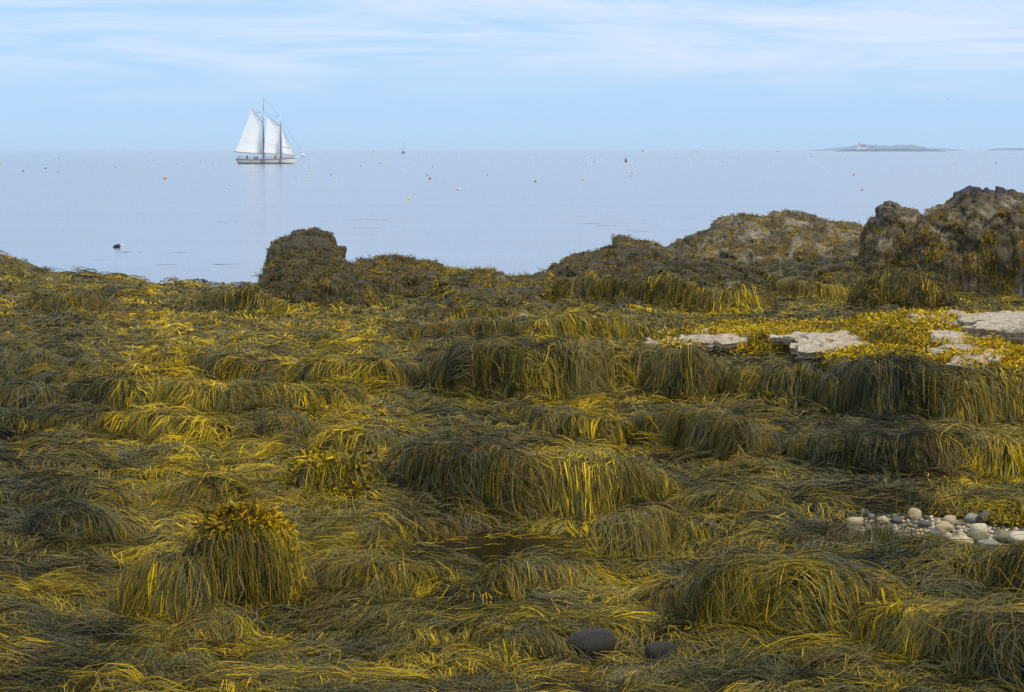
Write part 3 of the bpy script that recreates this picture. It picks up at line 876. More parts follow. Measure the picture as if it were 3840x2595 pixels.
def shag(name, V, Q, n, parent, seed, length=(0.08, 0.22), width=0.02, keep=None, tone=0.45, tvar=0.16, K=3, hang=1.0, upright=0.35, warm=0.0, per=7, cl=0.05, label=None):
    """short weed growing from a rock face, in tufts that droop"""
    r = np.random.default_rng(seed)
    nt_ = n // per
    p0, n0 = tri_sample(V, Q, nt_, r, keep)
    t = np.repeat(np.arange(nt_), per); N_ = nt_ * per
    pos = p0[t] + r.normal(0, cl, (N_, 3)) * (1 - 0.85 * np.abs(n0[t]))
    nr = n0[t]
    dn = np.array((0, 0, -1.0))
    tang = dn - nr * (nr @ dn)[:, None]
    rnd = r.normal(0, 1, (nt_, 3))[t] * 0.45 + r.normal(0, 0.35, (N_, 3))
    d = unit(nr * upright + tang * 0.8 * hang + rnd * 0.8)
    L = (r.uniform(*length, nt_)[t] * r.uniform(0.6, 1.2, N_))
    pts = np.empty((N_, K, 3)); p = pos.copy()
    for k in range(K):
        pts[:, k] = p
        d = unit(d + dn * 0.38 * hang + nr * 0.05)
        p = p + d * (L / (K - 1))[:, None]
        dd = ((p - pos) * nr).sum(1)
        p = p + nr * np.maximum(0.006 - dd, 0)[:, None]
    tc_ = tone + tvar * 2.0 * fbm3(p0[:, 0] / 0.6 + seed, p0[:, 1] / 0.6, p0[:, 2] / 0.35, 3) + r.normal(0, tvar * 0.35, nt_)
    s = np.linspace(0, 1, K)[None, :]
    C = palette((tc_[t] + r.normal(0, 0.06, N_))[:, None] - 0.06 + 0.16 * s)
    C = C * (1 + warm * np.array((0.25, -0.05, -0.1)))
    Wd = width * r.uniform(0.7, 1.3, N_)
    side = side_of(pts, np.repeat(nr[:, None], K, 1) + 1e-4, r.normal(0, 0.7, N_)[:, None] + 0 * s)
    prof = np.interp(np.linspace(0, 1, K), [0, 0.3, 0.7, 1], [0.5, 1, 1.0, 0.4])
    org = np.array(parent.location) if parent is not None else np.zeros(3)
    o = ribbons(name, pts - org, Wd, side, C, prof, M_WEED, parent)
    o['kind'] = 'stuff'
    return o
def patchy(sc, lo, hi, seed, zmax=None, zsoft=0.15):
    def f(c, n):
        q = fbm3(c[:, 0] / sc + seed, c[:, 1] / sc, c[:, 2] / sc, 3)
        k = sstep(lo, hi, q) + 0.02
        if zmax is not None:
            k = k * sstep(zmax + zsoft, zmax - zsoft, c[:, 2] + 0.15 * q)
        return k
    return f

RK, V, Q = skyline_rock('sea_stack', [(600,646),(608,606),(612,590),(616,551),(634,545),(654,543),(670,529),(698,526),(715,516.6),(729,524),(748,531),(760,546),(763,560),(781,562),(788,590),(800,640)], 645, 50.0, 1.1, 0.9, M_ROCK, 'craggy upper block of the tall weed-covered rock standing against the water', seed=1.0, amp=0.061, sharp=0.35)
shag('seaweed', V, Q, 6570, RK, 31, (0.035, 0.071), 0.0142, patchy(0.35, -0.19, 0.03, 2.0), 0.30, 0.13, warm=0.5, upright=0.6)
RK, V, Q = skyline_rock('weedy_rock', [(590,650),(595,643),(601,618),(610,599),(635,593),(670,581),(695,573),(720,576),(748,581),(776,590),(804,602.5),(826,621),(845,643),(860,671),(869,700)], 700, 48.3, 1.9, 0.9, M_ROCK, 'broad weedy lump of rock leaning against the foot of the tall rock', seed=4.0, amp=0.068, sharp=0.6)
shag('seaweed', V, Q, 12383, RK, 32, (0.058, 0.153), 0.0142, patchy(0.42, -0.49, -0.27, 5.0), 0.28, 0.13, warm=0.3)
RK, V, Q = skyline_rock('weedy_rock', [(800,640),(806,599),(820,588),(857,584),(876,580),(907,581),(951,590),(998,598),(1012,612),(1016,640)], 680, 51.5, 2.2, 1.2, M_ROCK, 'low rounded weedy rock between the tall rock and the sagging weed bank', seed=7.0, amp=0.068, sharp=0.6)
shag('seaweed', V, Q, 11372, RK, 33, (0.058, 0.143), 0.0142, patchy(0.42, -0.49, -0.27, 8.0), 0.41, 0.16, warm=0.2)
RK, V, Q = skyline_rock('weedy_rock', [(985,660),(1010,618),(1045,615),(1063,611),(1092,613),(1123,621),(1154,630),(1195,626),(1235,621),(1260,640)], 720, 50.0, 3.2, 1.2, M_ROCK, 'sagging bank of rock with yellow-tipped weed hanging to a dark cleft', seed=9.0, amp=0.082, sharp=0.7)
shag('seaweed', V, Q, 12003, RK, 34, (0.069, 0.173), 0.0142, patchy(0.49, -0.49, -0.27, 1.0), 0.48, 0.16, warm=0.1)
RK, V, Q = skyline_rock('weedy_rock', [(1230,640),(1236,621.5),(1264,597.5),(1272,585.5),(1294.5,573.5),(1322,573.5),(1360,570),(1377,563),(1391,561),(1394,546),(1403,542),(1422,546),(1435.5,542.5),(1453,542),(1480,549),(1508,558),(1530,570),(1560,600)], 630, 55.5, 2.4, 1.0, M_ROCK, 'low dark rock stepping down to the water beside the long yellow ridge', seed=12.0, amp=0.068, sharp=0.5)
shag('seaweed', V, Q, 11372, RK, 35, (0.046, 0.102), 0.0155, patchy(0.42, -0.49, -0.27, 3.0), 0.38, 0.17, warm=0.3)
RK, V, Q = skyline_rock('weedy_ridge', [(1470,640),(1484,594),(1518,566.5),(1542,549),(1573,534),(1611,511.5),(1642,498),(1676,484),(1697,487.5),(1721,492.6),(1741,491),(1765,479),(1789.5,479),(1817,489),(1851,496),(1872,505),(1920,508),(1968,513),(2000,518),(2030,545)], 645, 57.0, 4.2, 1.4, M_ROCK_B, 'long whaleback ridge of rock covered in short yellow-brown weed', n=190, m=80, seed=15.0, amp=0.088, sharp=0.8)
shag('seaweed', V, Q, 26535, RK, 36, (0.040, 0.092), 0.0166, patchy(0.39, -0.49, -0.27, 6.0), 0.48, 0.17, warm=0.25)
RK, V, Q = skyline_rock('weedy_rock', [(1470,655),(1490,610),(1540,592),(1600,588),(1660,600),(1720,606),(1800,600),(1880,590),(1960,600),(2010,640)], 650, 52.3, 1.2, 1.5, M_ROCK, 'dark ledge of weed-hung rock along the foot of the long ridge', n=140, seed=18.0, amp=0.102, sharp=0.5)
shag('seaweed', V, Q, 13899, RK, 37, (0.058, 0.153), 0.0149, patchy(0.42, -0.49, -0.27, 4.0), 0.34, 0.16)
RK, V, Q = skyline_rock('knobbly_rock', [(1945,640),(1956,550),(1974,508),(1982,494),(1994,476),(2004,466),(2020,464),(2042,468),(2062,472),(2078,476),(2092,486),(2100,491),(2125,496),(2140,560),(2150,640)], 650, 52.5, 1.2, 1.0, M_ROCK_B, 'small black-topped rock shouldering up to the big barnacled rock', seed=21.0, amp=0.075, sharp=0.4)
shag('seaweed', V, Q, 9381, RK, 38, (0.029, 0.067), 0.0155, patchy(0.32, -0.24, -0.02, 9.0, 2.75), 0.44, 0.15, warm=0.4, upright=0.7)
RK, V, Q = skyline_rock('barnacled_rock', [(2030,650),(2045,560),(2070,508),(2096,490),(2112,482),(2132,471),(2160,459),(2163,451),(2176,437.5),(2194,430.5),(2204,423.5),(2220,424),(2246,428.5),(2277,436.5),(2307,442.5),(2321,449.5),(2400,468),(2470,500),(2500,640)], 668, 51.6, 1.5, 1.6, M_ROCK_B, 'biggest rock of the shore, black top, barnacled face hung with brown weed', n=190, m=84, seed=25.0, amp=0.095, sharp=0.33)
shag('seaweed', V, Q, 25587, RK, 39, (0.040, 0.102), 0.0155, patchy(0.35, -0.19, 0.03, 12.0, 2.95), 0.38, 0.17, warm=0.35)

# ------------------------------------------------------------------ pale ledges on the yellow terrace
def slab(name, outline, z0, thick, mat, label, seed=0.0, nr_=22, na=110, tilt=0.0):
    pts = np.array([at_z(x, y, z0) for x, y in outline])
    c = pts.mean(0)
    ang = np.arctan2((pts - c)[:, 1], (pts - c)[:, 0]); o_ = np.argsort(ang)
    ang, rad = ang[o_], np.linalg.norm((pts - c)[o_, :2], axis=1)
    ang = np.concatenate([ang - 2 * np.pi, ang, ang + 2 * np.pi]); rad = np.tile(rad, 3) * 0.92
    an = np.linspace(-np.pi, np.pi, na, endpoint=False)
    R_ = np.interp(an, ang, rad) * (1 + 0.16 * noise2(np.cos(an) * 3 + seed, np.sin(an) * 3) + 0.10 * fbm2(np.cos(an) * 8 + seed, np.sin(an) * 8, 3))
    V = [(0, 0, 0)]
    rings = [(k / nr_, 0.0) for k in range(1, nr_ + 1)] + [(1.012, -0.10), (0.97, -0.32), (0.99, -0.40), (0.90, -0.62), (0.93, -0.72), (0.82, -1.0)]
    for q, dz in rings:
        for a, rr in zip(an, R_):
            V.append((rr * q * math.cos(a), rr * q * math.sin(a), dz * thick))
    V = np.array(V)
    top = V[:, 2] > -0.01
    n_ = fbm2(V[:, 0] / 0.5 + seed, V[:, 1] / 0.5, 4)
    strat = np.abs(noise2(V[:, 0] / 1.6 + seed, V[:, 1] / 0.25))
    st_ = fbm2(V[:, 0] / 0.9 + seed * 2, V[:, 1] / 0.4, 4) * 3.2
    st_ = (np.floor(st_) + sstep(0.6, 1.0, st_ - np.floor(st_))) / 3.2
    V[:, 2] += np.where(top, n_ * 0.022 + strat * 0.02 + st_ * 0.075, n_ * 0.03) + np.where(np.linalg.norm(V[:, :2], axis=1) > 0, 0, 0)
    V[:, :2] *= (1 + 0.03 * noise2(V[:, 2] / 0.05 + seed, V[:, 0] * 4))[:, None]
    F = [(0, 1 + i, 1 + (i + 1) % na) for i in range(na)]
    for k in range(len(rings) - 1):
        for i in range(na):
            a, b = 1 + k * na + i, 1 + k * na + (i + 1) % na
            F.append((a, a + na, b + na, b))
    F.append(tuple(1 + (len(rings) - 1) * na + i for i in range(na)))
    o = mesh_obj(name, V, F, mat, smooth=False)
    o.location = c - np.array((0, 0, 0.035))
    tag(o, label, 'ledge')
    return o
ZT = GZ + 0.66
slab('pale_ledge', [(1792,752),(1800,764),(1850,772),(1846,756),(1815,748)], GZ + 0.42, 0.12, M_SLAB, 'small pale ledge jutting over a dark gap at the edge of yellow wrack', 1.0)
slab('pale_ledge', [(1840,768),(1842,792),(1900,797),(1975,788),(1970,770),(2015,748),(2010,740),(1930,746),(1880,754)], GZ + 0.42, 0.28, M_SLAB, 'long pale ledge with an undercut front beside the round wrack bush', 2.0)
slab('pale_ledge', [(2082,716),(2100,726),(2180,735),(2240,742),(2270,725),(2230,712),(2150,702),(2100,706)], ZT + 0.12, 0.2, M_SLAB, 'flat pale ledge with tufts of wrack on it, beside the blocky pale rock', 3.0)
slab('pale_ledge', [(2232,724),(2245,742),(2330,748),(2420,748),(2420,708),(2330,700),(2270,706)], ZT + 0.24, 0.3, M_SLAB, 'blocky pale rock standing highest among the pale ledges', 4.0)
slab('pale_ledge', [(2112,762),(2180,772),(2260,768),(2290,758),(2210,752),(2150,754)], ZT + 0.08, 0.15, M_SLAB, 'narrow tan ledge lying between the two wider pale ledges', 5.0)
slab('pale_ledge', [(2105,790),(2180,806),(2135,818),(2220,824),(2280,806),(2420,800),(2420,772),(2300,770),(2200,774),(2140,778)], ZT + 0.06, 0.15, M_SLAB, 'widest tan ledge sloping down into the yellow wrack', 6.0)
slab('pale_ledge', [(1502,768),(1512,778),(1545,778),(1540,766),(1520,762)], GZ + 0.27, 0.15, M_SLAB, 'small pale stone at the tip of the yellow wrack bank', 7.0)
slab('pale_ledge', [(1550,764),(1580,772),(1640,770),(1628,752),(1590,748),(1560,756)], GZ + 0.30, 0.18, M_SLAB, 'pale stone half grown over at the edge of the yellow wrack bank', 8.0)

# ------------------------------------------------------------------ leafy wrack (short bladed weed)
def leaf_blades(name, wt_, n, seed, length, width, tone, tvar, parent=None, label=None, per=6, orange=0.05):
    r = np.random.default_rng(seed)
    nt_ = n // per
    p = (wt_ / wt_.sum()).ravel()
    idx = r.choice(p.size, nt_, p=p)
    iv, iu = np.unravel_index(idx, wt_.shape)
    x0 = GX[iv, iu] + r.uniform(-.5, .5, nt_) * _du * GY[iv, iu]
    y0 = GY[iv, iu] * (1 + r.uniform(-.5, .5, nt_) * _dl)
    t = np.repeat(np.arange(nt_), per); N_ = nt_ * per
    x = x0[t] + r.normal(0, 0.035, N_); y = y0[t] + r.normal(0, 0.035, N_)
    gx, gy, z = lookup(DX, x, y), lookup(DY, x, y), lookup(DG, x, y)
    nr = unit(np.stack([-gx, -gy, np.ones_like(gx)], 1))
    d = unit(nr * 0.7 + r.normal(0, 0.75, (N_, 3)) + np.stack([-gx, -gy, -gx * gx - gy * gy], 1) * 0.5)
    d[:, 2] = np.where((d * nr).sum(1) < 0.05, np.abs(d[:, 2]) + 0.15, d[:, 2])
    L = r.uniform(*length, N_)
    K = 3
    pts = np.empty((N_, K, 3)); q = np.stack([x, y, z + 0.01 + r.uniform(0, 0.07, nt_)[t]], 1)
    for k in range(K):
        pts[:, k] = q
        d = unit(d + np.array((0, 0, -0.25)))
        q = q + d * (L / (K - 1))[:, None]
    tc_ = tone + tvar * fbm2(x0 / 0.8 + seed, y0 / 0.8, 3) + r.normal(0, tvar * 0.6, nt_)
    s = np.linspace(0, 1, K)[None, :]
    C = palette((tc_[t] + r.normal(0, 0.05, N_))[:, None] - 0.10 + 0.2 * s)
    o_ = (r.random(nt_) < orange)[t]
    C[o_] = np.array((0.42, 0.17, 0.015)) * r.uniform(0.6, 1.2, (o_.sum(), 1, 1))
    side = side_of(pts, np.repeat(nr[:, None], K, 1) + 1e-4, r.normal(0, 0.9, N_)[:, None] + 0 * s)
    org = np.array(parent.location) if parent is not None else np.zeros(3)
    o = ribbons(name, pts - org, r.uniform(*width, N_), side, C, [0.4, 1.1, 0.65], M_WEED, parent)
    o['kind'] = 'stuff'
    if label: tag(o, label, 'seaweed')
    return o
leaf_blades('leafy_wrack', LEAF_WT, 46000, 51, (0.03, 0.075), (0.012, 0.021), 0.78, 0.24, None, 'bright yellow leafy wrack carpeting the terrace around the pale ledges')
_m = (dome_id == 1)
_c = 1.0 * crown + 0.3 * spot(615, 1345, 38, 60)
leaf_blades('leafy_wrack', WT * _m * _c + 1e-15 * _m, 5400, 52, (0.04, 0.09), (0.011, 0.02), 0.75, 0.32, boulder, orange=0.14)
_w = WT * (np.sqrt(((PXD - 755) / 95) ** 2 + ((PYD - 1085) / 45) ** 2) + 0.4 * noise2(GX / 0.3, GY / 0.3) < 0.9)
leaf_blades('leafy_wrack', _w, 1800, 53, (0.05, 0.1), (0.013, 0.022), 0.55, 0.3, None, 'brownish leafy wrack crowning a low hummock among the long strands')
_w = WT * ((np.sqrt(((PXD - 2295) / 45) ** 2 + ((PYD - 1186) / 20) ** 2) + 0.4 * noise2(GX / 0.3, GY / 0.3) < 0.9))
leaf_blades('leafy_wrack', _w, 900, 54, (0.04, 0.08), (0.012, 0.02), 0.5, 0.2, None, 'patch of olive leafy wrack beside the pebbles', orange=0.0)
_w = WT * ((np.sqrt(((PXD - 2020) / 32) ** 2 + ((PYD - 1385) / 50) ** 2) + 0.5 * noise2(GX / 0.2, GY / 0.2) < 0.8))
leaf_blades('leafy_wrack', _w, 260, 55, (0.05, 0.1), (0.012, 0.02), 0.72, 0.2, None, 'tuft of tan bladed wrack hanging on the large yellow mound', orange=0.2)

# ------------------------------------------------------------------ tide pool
def mat_pool():
    m, t, b = material('pool_water')
    b.inputs['Base Color'].default_value = (0.014, 0.010, 0.003, 1)
    b.inputs['Roughness'].default_value = 0.03
    b.inputs['IOR'].default_value = 1.33
    bump(t, b, noise_node(t, 26, 3, 0.5, objcoord(t)), 0.10, 0.02)
    return m
na = 48
an = np.linspace(0, 2 * np.pi, na, endpoint=False)
pv_ = [(1.25 * math.cos(a), 1.3 * math.sin(a), 0) for a in an]
o = mesh_obj('tide_pool', [(0, 0, 0)] + pv_, [(0, 1 + i, 1 + (i + 1) % na) for i in range(na)], mat_pool())
o.location = (POOL[0], POOL[1], POOL_W)
tag(o, kind='structure')
# weed afloat on the pool
r = np.random.default_rng(61)
n_ = 520
a_ = r.uniform(0, 2 * np.pi, n_); q_ = np.sqrt(r.uniform(0.05, 1.0, n_)) * 0.95
fx, fy = POOL[0] + q_ * np.cos(a_) * 0.86, POOL[1] + q_ * np.sin(a_) * 0.92
keep = (q_ > 0.78) | (r.random(n_) < 0.08)
fx, fy = fx[keep], fy[keep]; n_ = len(fx)
K = 5; th = r.normal(0, 0.5, n_) + np.where(r.random(n_) < .5, 0, np.pi); L = r.uniform(0.06, 0.25, n_)
pts = np.empty((n_, K, 3)); x, y = fx.copy(), fy.copy()
cu = r.normal(0, 0.5, n_)
for k in range(K):
    pts[:, k] = np.stack([x, y, np.full(n_, POOL_W + 0.004) + r.uniform(0, 0.004, n_)], 1)
    a = th + cu * k * 0.5
    x = x + np.cos(a) * L / (K - 1); y = y + np.sin(a) * L / (K - 1)
C = palette((r.normal(0.7, 0.18, n_))[:, None] + np.zeros((1, K)))
side = side_of(pts, np.zeros_like(pts) + np.array((0, 0, 1.0)), np.zeros((n_, K)))
o = ribbons('floating_weed', pts, r.uniform(0.006, 0.012, n_), side, C, [.6, 1, 1, .9, .4], M_WEED)
tag(o, 'loose yellow weed strands floating on the small tide pool', 'seaweed', kind='stuff')

# ------------------------------------------------------------------ stones
def stone_mesh(name, seed, nu=20, nv=12, rough=0.16, flat=0.7):
    V = []
    for j in range(nv + 1):
        ph = math.pi * j / nv
        for i in range(nu):
            th = 2 * math.pi * i / nu
            V.append((math.sin(ph) * math.cos(th), math.sin(ph) * math.sin(th), math.cos(ph)))
    V = np.array(V)
    d = 1 + rough * fbm3(V[:, 0] * 0.9 + seed * 5.1, V[:, 1] * 0.9, V[:, 2] * 0.9, 2)
    V = np.sign(V) * np.abs(V) ** 0.88 * d[:, None]
    V[:, 2] *= flat
    F = []
    for j in range(nv):
        for i in range(nu):
            a, b = j * nu + i, j * nu + (i + 1) % nu
            F.append((a, b, b + nu, a + nu))
    me = bpy.data.meshes.new(name)
    me.from_pydata([tuple(v) for v in V], [], F)
    bm = bmesh.new(); bm.from_mesh(me); bmesh.ops.remove_doubles(bm, verts=bm.verts, dist=1e-4); bm.to_mesh(me); bm.free()
    me.polygons.foreach_set('use_smooth', np.ones(len(me.polygons), dtype=bool))
    return me
def mat_pebble():
    m, t, b = material('pebble')
    oi = N(t, 'ShaderNodeObjectInfo')
    v = objcoord(t)
    n = noise_node(t, 3.0, 6, 0.7, v)
    mu = N(t, 'ShaderNodeMix', data_type='RGBA', blend_type='MULTIPLY'); mu.inputs['Factor'].default_value = 1
    t.links.new(oi.outputs['Color'], mu.inputs['A'])
    t.links.new(ramp(t, n, [(0.3, (0.62, 0.62, 0.62)), (0.7, (1.1, 1.08, 1.02))]), mu.inputs['B'])
    t.links.new(mu.outputs['Result'], b.inputs['Base Color'])
    b.inputs['Roughness'].default_value = 0.6
    bump(t, b, noise_node(t, 12, 5, 0.7, v), 0.3, 0.05)
    return m
M_PEB = mat_pebble()
PEB = []
for k in range(7):
    me = stone_mesh('pebble', k, rough=0.3, flat=0.72); me.materials.append(M_PEB); PEB.append(me)
TONES = {'grey': (0.28, 0.25, 0.18), 'tan': (0.50, 0.37, 0.19), 'dark grey': (0.085, 0.08, 0.065), 'olive': (0.20, 0.17, 0.07), 'cream': (0.62, 0.51, 0.32), 'brown': (0.10, 0.07, 0.04)}
def pebble(xd, yd, wpx, tone, label, rz=0.0, el=1.0, hz=1.0, group='pebbles bedded among the seaweed', zoff=0.0):
    z = GZ - 0.02
    p = at_z(xd, yd, z + zoff)
    rad = wpx / 2 * p[1] / FD
    o = bpy.data.objects.new('pebble', PEB[random.randrange(len(PEB))])
    link(o)
    o.location = (p[0], p[1], z + zoff + rad * 0.5 * hz)
    o.scale = (rad, rad * el * random.uniform(0.8, 1.0), rad * hz)
    o.rotation_euler = (random.uniform(-.15, .15), random.uniform(-.15, .15), rz)
    j = random.uniform(0.85, 1.15)
    c = TONES[tone]
    o.color = (c[0] * j, c[1] * j, c[2] * j, 1)
    tag(o, label, 'pebble', group)
    return o
BIG_PEB = [  # read off the photograph
    (2075,1178,32,'tan','largest upright tan cobble at the back of the pebble patch',1.3),
    (1940,1190,46,'tan','broad tan cobble at the far tip of the pebble patch',0.6),
    (2003,1188,28,'tan','round tan cobble next to the broad one in the pebble patch',1.0),
    (2238,1188,46,'brown','long dark brown cobble leaning at the end of the pebble patch',1.0),
    (2205,1185,38,'grey','smooth grey cobble beside the long dark brown one',0.9),
    (2222,1209,44,'cream','pale cream cobble in front of the smooth grey one',0.8),
    (2218,1232,50,'olive','wide olive green cobble in the middle of the pebble patch',0.9),
    (2278,1230,46,'olive','yellow-green cobble with a pointed back in the pebble patch',1.0),
    (2318,1238,64,'cream','large flat pale cobble at the outer end of the pebble row',0.8),
    (2176,1240,68,'tan','long flat tan cobble along the front of the pebble patch',0.6),
    (2245,1243,52,'grey','flat grey cobble wedged along the front of the pebble patch',0.6),
    (2122,1222,34,'dark grey','blue-grey cobble under the weed edge of the pebble patch',0.9),
    (2095,1196,30,'dark grey','dark slate cobble in the thick of the pebble patch',0.9),
    (2142,1207,38,'tan','buff cobble in the middle of the pebble patch',1.0),
    (2152,1222,22,'cream','white-speckled cobble among the greys of the pebble patch',1.0),
    (1961,1172,26,'grey','grey knob of stone poking up behind the pebble patch',1.2),
    (2155,1188,34,'tan','sandy cobble next to the slate one in the pebble patch',0.9),
    (2035,1188,28,'dark grey','dark rounded cobble between the tan ones of the pebble patch',0.8),
]
for k, (x, y, w, tn, lab, hz) in enumerate(BIG_PEB):
    pebble(x, y, w, tn, lab, random.uniform(-0.5, 0.5), 0.8, hz)
names = ['grey', 'tan', 'cream', 'dark grey', 'cream', 'tan', 'tan', 'olive']
placed = [(x, y, w) for x, y, w, *_ in BIG_PEB]
tries = 0
while len(placed) < 300 and tries < 14000:
    tries += 1
    u_ = random.random()
    x = 1925 + 400 * u_; mid = 1190 + 40 * max(0, u_ - 0.35) / 0.65
    y = mid + random.uniform(-17 - 8 * u_, 17 + 8 * u_)
    w = random.choice([8, 9, 10, 11, 12, 13, 15, 17, 20, 24])
    if any(((x - a) / (0.42 * (w + c))) ** 2 + ((y - b) / (0.22 * (w + c))) ** 2 < 1 for a, b, c in placed): continue
    tn = random.choice(names)
    placed.append((x, y, w))
    pebble(x, y, w, tn, 'small rounded %s pebble in the patch of pebbles' % tn, random.uniform(-3, 3), 0.85, random.uniform(0.8, 1.0), 'small %s pebbles of the pebble patch' % tn)

def gravel():
    r = np.random.default_rng(81)
    base = np.array([(1,0,0),(-1,0,0),(0,1,0),(0,-1,0),(0,0,.7),(0,0,-.7)], float)
    fc = np.array([(0,2,4),(2,1,4),(1,3,4),(3,0,4),(2,0,5),(1,2,5),(3,1,5),(0,3,5)])
    V, F = [], []
    n = 2600
    for k in range(n):
        u_ = r.random()
        x = 1920 + 410 * u_; y = 1192 + 40 * max(0, u_ - 0.35) / 0.65 + r.uniform(-22 - 9 * u_, 22 + 9 * u_)
        p = at_z(x, y, GZ - 0.03)
        q = base * r.uniform(0.012, 0.03) * r.uniform(0.7, 1.3, (6, 3))
        a = r.uniform(0, 6.28); c_, s_ = math.cos(a), math.sin(a)
        q = np.stack([q[:, 0] * c_ - q[:, 1] * s_, q[:, 0] * s_ + q[:, 1] * c_, q[:, 2]], 1)
        F.append(fc + 6 * k); V.append(q + p)
    m = mat_rock('gravel', (0.14, 0.11, 0.06), (0.34, 0.26, 0.14), (0.46, 0.36, 0.2), 0.6, scale=6)
    o = np_mesh('gravel', np.concatenate(V), np.concatenate(F), m, None, True)
    tag(o, 'fine brown gravel between the pebbles', 'gravel', kind='stuff')
gravel()
def boulder_stone(xd, yd, wpx, hpx, label, mat, seed, rz=0.0, dep=0.8):
    p = hit(xd, yd + hpx * 0.36)
    me = stone_mesh('stone', seed, 36, 22, 0.14, 1.0); me.materials.append(mat)
    o = bpy.data.objects.new('stone', me); link(o)
    w = wpx / 2 * p[1] / FD; h = hpx / 2 * p[1] / FD
    c = at_y(xd, yd, p[1] + w * dep * 0.25)
    o.location = (c[0], c[1], c[2]); o.scale = (w, w * dep, h * 1.05); o.rotation_euler = (0, 0, rz)
    tag(o, label, 'stone')
    return o
boulder_stone(1342, 1462, 112, 62, 'dark brown oval stone lying bare in the seaweed, weed falling over one end', M_STONE, 21.0)
boulder_stone(1500, 1478, 78, 44, 'grey speckled stone half buried in seaweed next to the oval one', M_STONE, 24.0)
boulder_stone(1188, 718, 22, 12, 'small pale grey stone by the dark cleft below the weed bank', M_SLAB, 27.0)

# ------------------------------------------------------------------ boats and buoys
class MB:
    """collects simple solids and builds one mesh object"""
    def __init__(s): s.v, s.f = [], []
    def add(s, v, f):
        k = len(s.v); s.v += [tuple(map(float, p)) for p in v]; s.f += [tuple(i + k for i in q) for q in f]
    def rings(s, rings, cap=True, closed=True):
        n = len(rings[0]); v = [p for r in rings for p in r]; f = []
        for j in range(len(rings) - 1):
            for i in range(n if closed else n - 1):
                a, b = j * n + i, j * n + (i + 1) % n
                f.append((a, b, b + n, a + n))
        if cap:
            f.append(tuple(range(n))[::-1]); f.append(tuple(range((len(rings) - 1) * n, len(rings) * n)))
        s.add(v, f)
    def tube(s, pts, r, n=8):
        pts = [Vector(p) for p in pts]
        rs = r if isinstance(r, (list, tuple)) else [r] * len(pts)
        rings = []
        for k, p in enumerate(pts):
            d = (pts[min(k + 1, len(pts) - 1)] - pts[max(k - 1, 0)]).normalized()
            u = d.cross(Vector((0, 1, 0.13))).normalized(); w = d.cross(u)
            rings.append([p + (u * math.cos(2 * math.pi * i / n) + w * math.sin(2 * math.pi * i / n)) * rs[k] for i in range(n)])
        s.rings(rings)
    def box(s, x0, x1, y0, y1, z0, z1):
        s.add([(x, y, z) for z in (z0, z1) for x, y in ((x0, y0), (x1, y0), (x1, y1), (x0, y1))],
              [(3, 2, 1, 0), (4, 5, 6, 7), (0, 1, 5, 4), (1, 2, 6, 5), (2, 3, 7, 6), (3, 0, 4, 7)])
    def build(s, name, mat, parent=None, smooth=False):
        return mesh_obj(name, s.v, s.f, mat, parent, smooth)

M_HULL = plain('hull_paint', (0.78, 0.74, 0.62), 0.35, 0.06, 0.4)
M_BOOT = plain('boot_top', (0.03, 0.03, 0.03), 0.5)
M_RAIL = plain('red_rail', (0.30, 0.07, 0.04), 0.5)
M_SPAR = plain('varnished_spar', (0.36, 0.17, 0.06), 0.4)
M_WHITE = plain('white_paint', (0.82, 0.82, 0.80), 0.4, 0.05)
M_ROPE = plain('rigging', (0.05, 0.045, 0.04), 0.7)
M_DECK = plain('deck', (0.36, 0.27, 0.18), 0.7)
def mat_sail():
    m, t, b = material('sailcloth')
    v = objcoord(t)
    sp = N(t, 'ShaderNodeSeparateXYZ'); t.links.new(v, sp.inputs[0])
    # seams of the cloths
    ad = N(t, 'ShaderNodeMath', operation='MULTIPLY_ADD'); ad.inputs[1].default_value = 0.22
    t.links.new(sp.outputs['X'], ad.inputs[0]); t.links.new(sp.outputs['Z'], ad.inputs[2])
    w = N(t, 'ShaderNodeMath', operation='PINGPONG'); w.inputs[1].default_value = 0.62
    t.links.new(ad.outputs[0], w.inputs[0])
    seam = ramp(t, w.outputs[0], [(0.0, (0.80, 0.80, 0.80)), (0.07, (0.97, 0.95, 0.91))])
    t.links.new(seam, b.inputs['Base Color'])
    b.inputs['Roughness'].default_value = 0.85
    b.inputs['Specular IOR Level'].default_value = 0.1
    tr = N(t, 'ShaderNodeBsdfTranslucent'); tr.inputs['Color'].default_value = (0.86, 0.85, 0.80, 1)
    mx_ = N(t, 'ShaderNodeMixShader'); mx_.inputs[0].default_value = 0.1
    t.links.new(b.outputs[0], mx_.inputs[1]); t.links.new(tr.outputs[0], mx_.inputs[2])
    t.links.new(mx_.outputs[0], t.nodes['Material Output'].inputs['Surface'])
    return m
M_SAIL = mat_sail()
